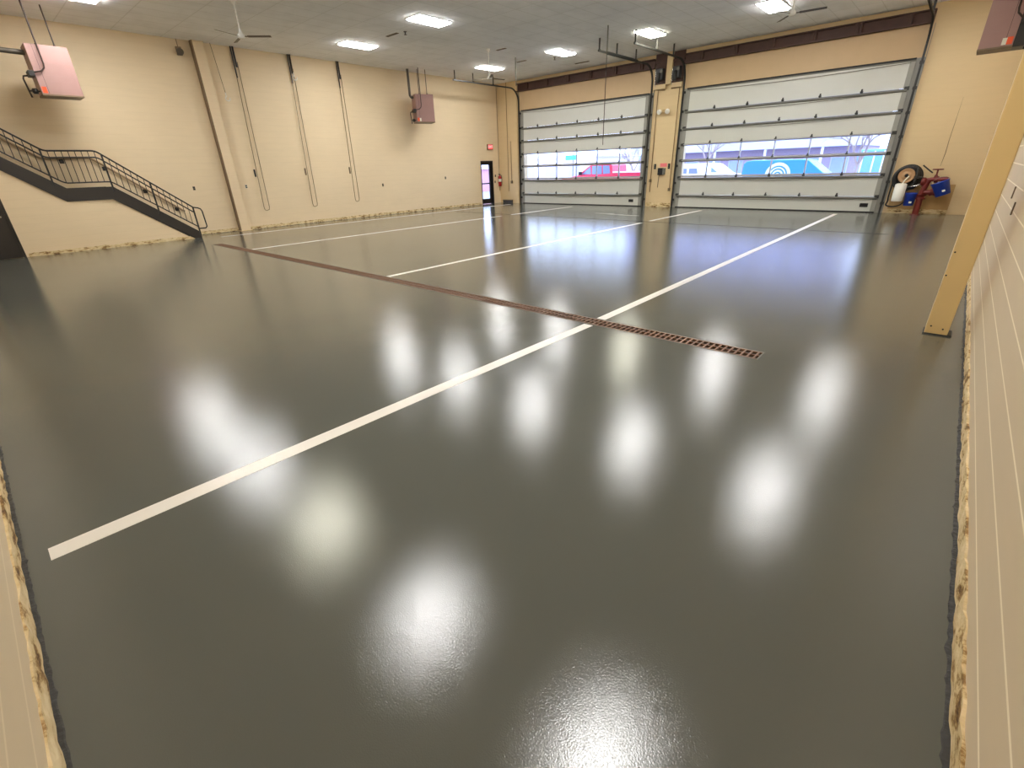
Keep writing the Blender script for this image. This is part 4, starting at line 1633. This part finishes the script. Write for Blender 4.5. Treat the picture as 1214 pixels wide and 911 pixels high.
m.box(-35, -30.2, 64, 70, -0.06, 4.6)
m.build('wall', M['siding'], t)
m = MB()
m.prism([(-35.4, 4.6), (-32.6, 6.2), (-29.8, 4.6)], 'Y', 63.7, 70.3)
m.build('roof', M['winm'], t)
for x in (-34.2, -32.4):
    m = MB()
    m.box(x, x + 0.9, 63.95, 64.02, 1.8, 3.4)
    m.build('window', M['winm'], t)
t = thing('brick_building', 'pink brick building outside the glass exit door', 'building', (-34, 33, -0.06))
m = MB()
m.box(-40, -31, 28.5, 36, -0.06, 1.7)
m.build('wall', M['pinkw'], t)
m = MB()
m.box(-40.2, -30.8, 28.3, 36.2, 1.7, 1.85)
m.build('coping', M['pale'], t)
t = thing('street_sign', 'teal sign on a thin pole beyond the red pickup', 'sign', (-23.6, 34, -0.06))
m = MB()
m.cyl((-23.6, 34, -0.06), (-23.6, 34, 2.6), 0.04, n=8)
m.build('pole', M['steel'], t)
m = MB()
m.box(-24.3, -23.3, 33.94, 33.98, 2.15, 2.5)
m.build('board', M['teal'], t)


def bare_tree(x, y, h, seed, lab):
    r = random.Random(seed)
    t = thing('bare_tree', lab, 'tree', (x, y, -0.06), 'leafless trees outside')
    tr, br = MB(), MB()

    def grow(p, d, L, rad, lev):
        q = p + d * L
        mid = (p + q) / 2 + Vector((r.uniform(-1, 1), r.uniform(-1, 1), r.uniform(-1, 1))) * L * 0.06
        (tr if lev == 0 else br).tube([p, mid, q], [rad, rad * 0.85, rad * 0.65], 6 if lev < 2 else 4, caps=False)
        if lev >= 5:
            return
        for _ in range(3 if lev < 4 else 2):
            a = r.uniform(0, 2 * PI)
            sp = r.uniform(0.3, 0.8)
            u = d.orthogonal().normalized()
            v = d.cross(u)
            nd = (d + (u * math.cos(a) + v * math.sin(a)) * sp + Vector((0, 0, 0.08))).normalized()
            grow(q - d * L * r.uniform(0, 0.25), nd, L * r.uniform(0.62, 0.85), rad * 0.6, lev + 1)
    grow(Vector((x, y, -0.06)), Vector((0.04, 0, 1)).normalized(), h, h * 0.085, 0)
    tr.build('trunk', M['bark'], t)
    br.build('branches', M['bark'], t)


bare_tree(-4.6, 34.0, 1.45, 3, 'leafless tree outside the right end of the right garage door')
bare_tree(-15.6, 41.0, 1.5, 9, 'leafless tree in front of the long low building')
bare_tree(-21.5, 40.0, 1.2, 14, 'slender leafless tree beyond the bed of the pickup')

# ------------------------------------------------------------------ sky
wd = bpy.data.worlds.new('sky')
scene.world = wd
wd.use_nodes = True
nt = wd.node_tree
bg = nt.nodes['Background']
tc = nt.nodes.new('ShaderNodeTexCoord')
mp = nt.nodes.new('ShaderNodeMapping')
mp.inputs['Scale'].default_value = (1, 1, 3)
no = nt.nodes.new('ShaderNodeTexNoise')
no.inputs['Scale'].default_value = 2.0
no.inputs['Detail'].default_value = 5
rp = nt.nodes.new('ShaderNodeValToRGB')
rp.color_ramp.elements[0].position = 0.35
rp.color_ramp.elements[0].color = (0.48, 0.63, 1.0, 1)
rp.color_ramp.elements[1].position = 0.65
rp.color_ramp.elements[1].color = (0.68, 0.80, 1.0, 1)
nt.links.new(tc.outputs['Generated'], mp.inputs['Vector'])
nt.links.new(mp.outputs[0], no.inputs['Vector'])
nt.links.new(no.outputs['Fac'], rp.inputs[0])
nt.links.new(rp.outputs[0], bg.inputs['Color'])
bg.inputs['Strength'].default_value = 5.5

# ------------------------------------------------------------------ camera
cam = bpy.data.cameras.new('camera')
co = bpy.data.objects.new('camera', cam)
COL.objects.link(co)
right = Vector((0.7481515911844094, 0.6627845095665983, -0.031398893082399716))
fwd = Vector((-0.6111606906920258, 0.6699079013013128, -0.42155191130739333))
up = Vector((-0.2583637102247181, 0.33457450239465986, 0.9062605009522835))
R = Matrix((right, up, -fwd)).transposed()
co.matrix_world = Matrix.Translation((0, 0, EYE)) @ R.to_4x4()
cam.sensor_fit = 'HORIZONTAL'
cam.sensor_width = 36.0
cam.lens = 36.0 * 551.605 / 1214.0
cam.clip_start = 0.02
cam.clip_end = 400
scene.camera = co

scene.view_settings.view_transform = 'Standard'
scene.view_settings.look = 'None'
scene.view_settings.gamma = 1.0
scene.view_settings.use_curve_mapping = False
scene.view_settings.exposure = 0.28
scene.cycles.use_denoising = True
scene.cycles.max_bounces = 12
scene.cycles.diffuse_bounces = 8
scene.cycles.glossy_bounces = 4
scene.cycles.transparent_max_bounces = 12
scene.cycles.caustics_reflective = False
scene.cycles.caustics_refractive = False
scene.cycles.sample_clamp_indirect = 12.0
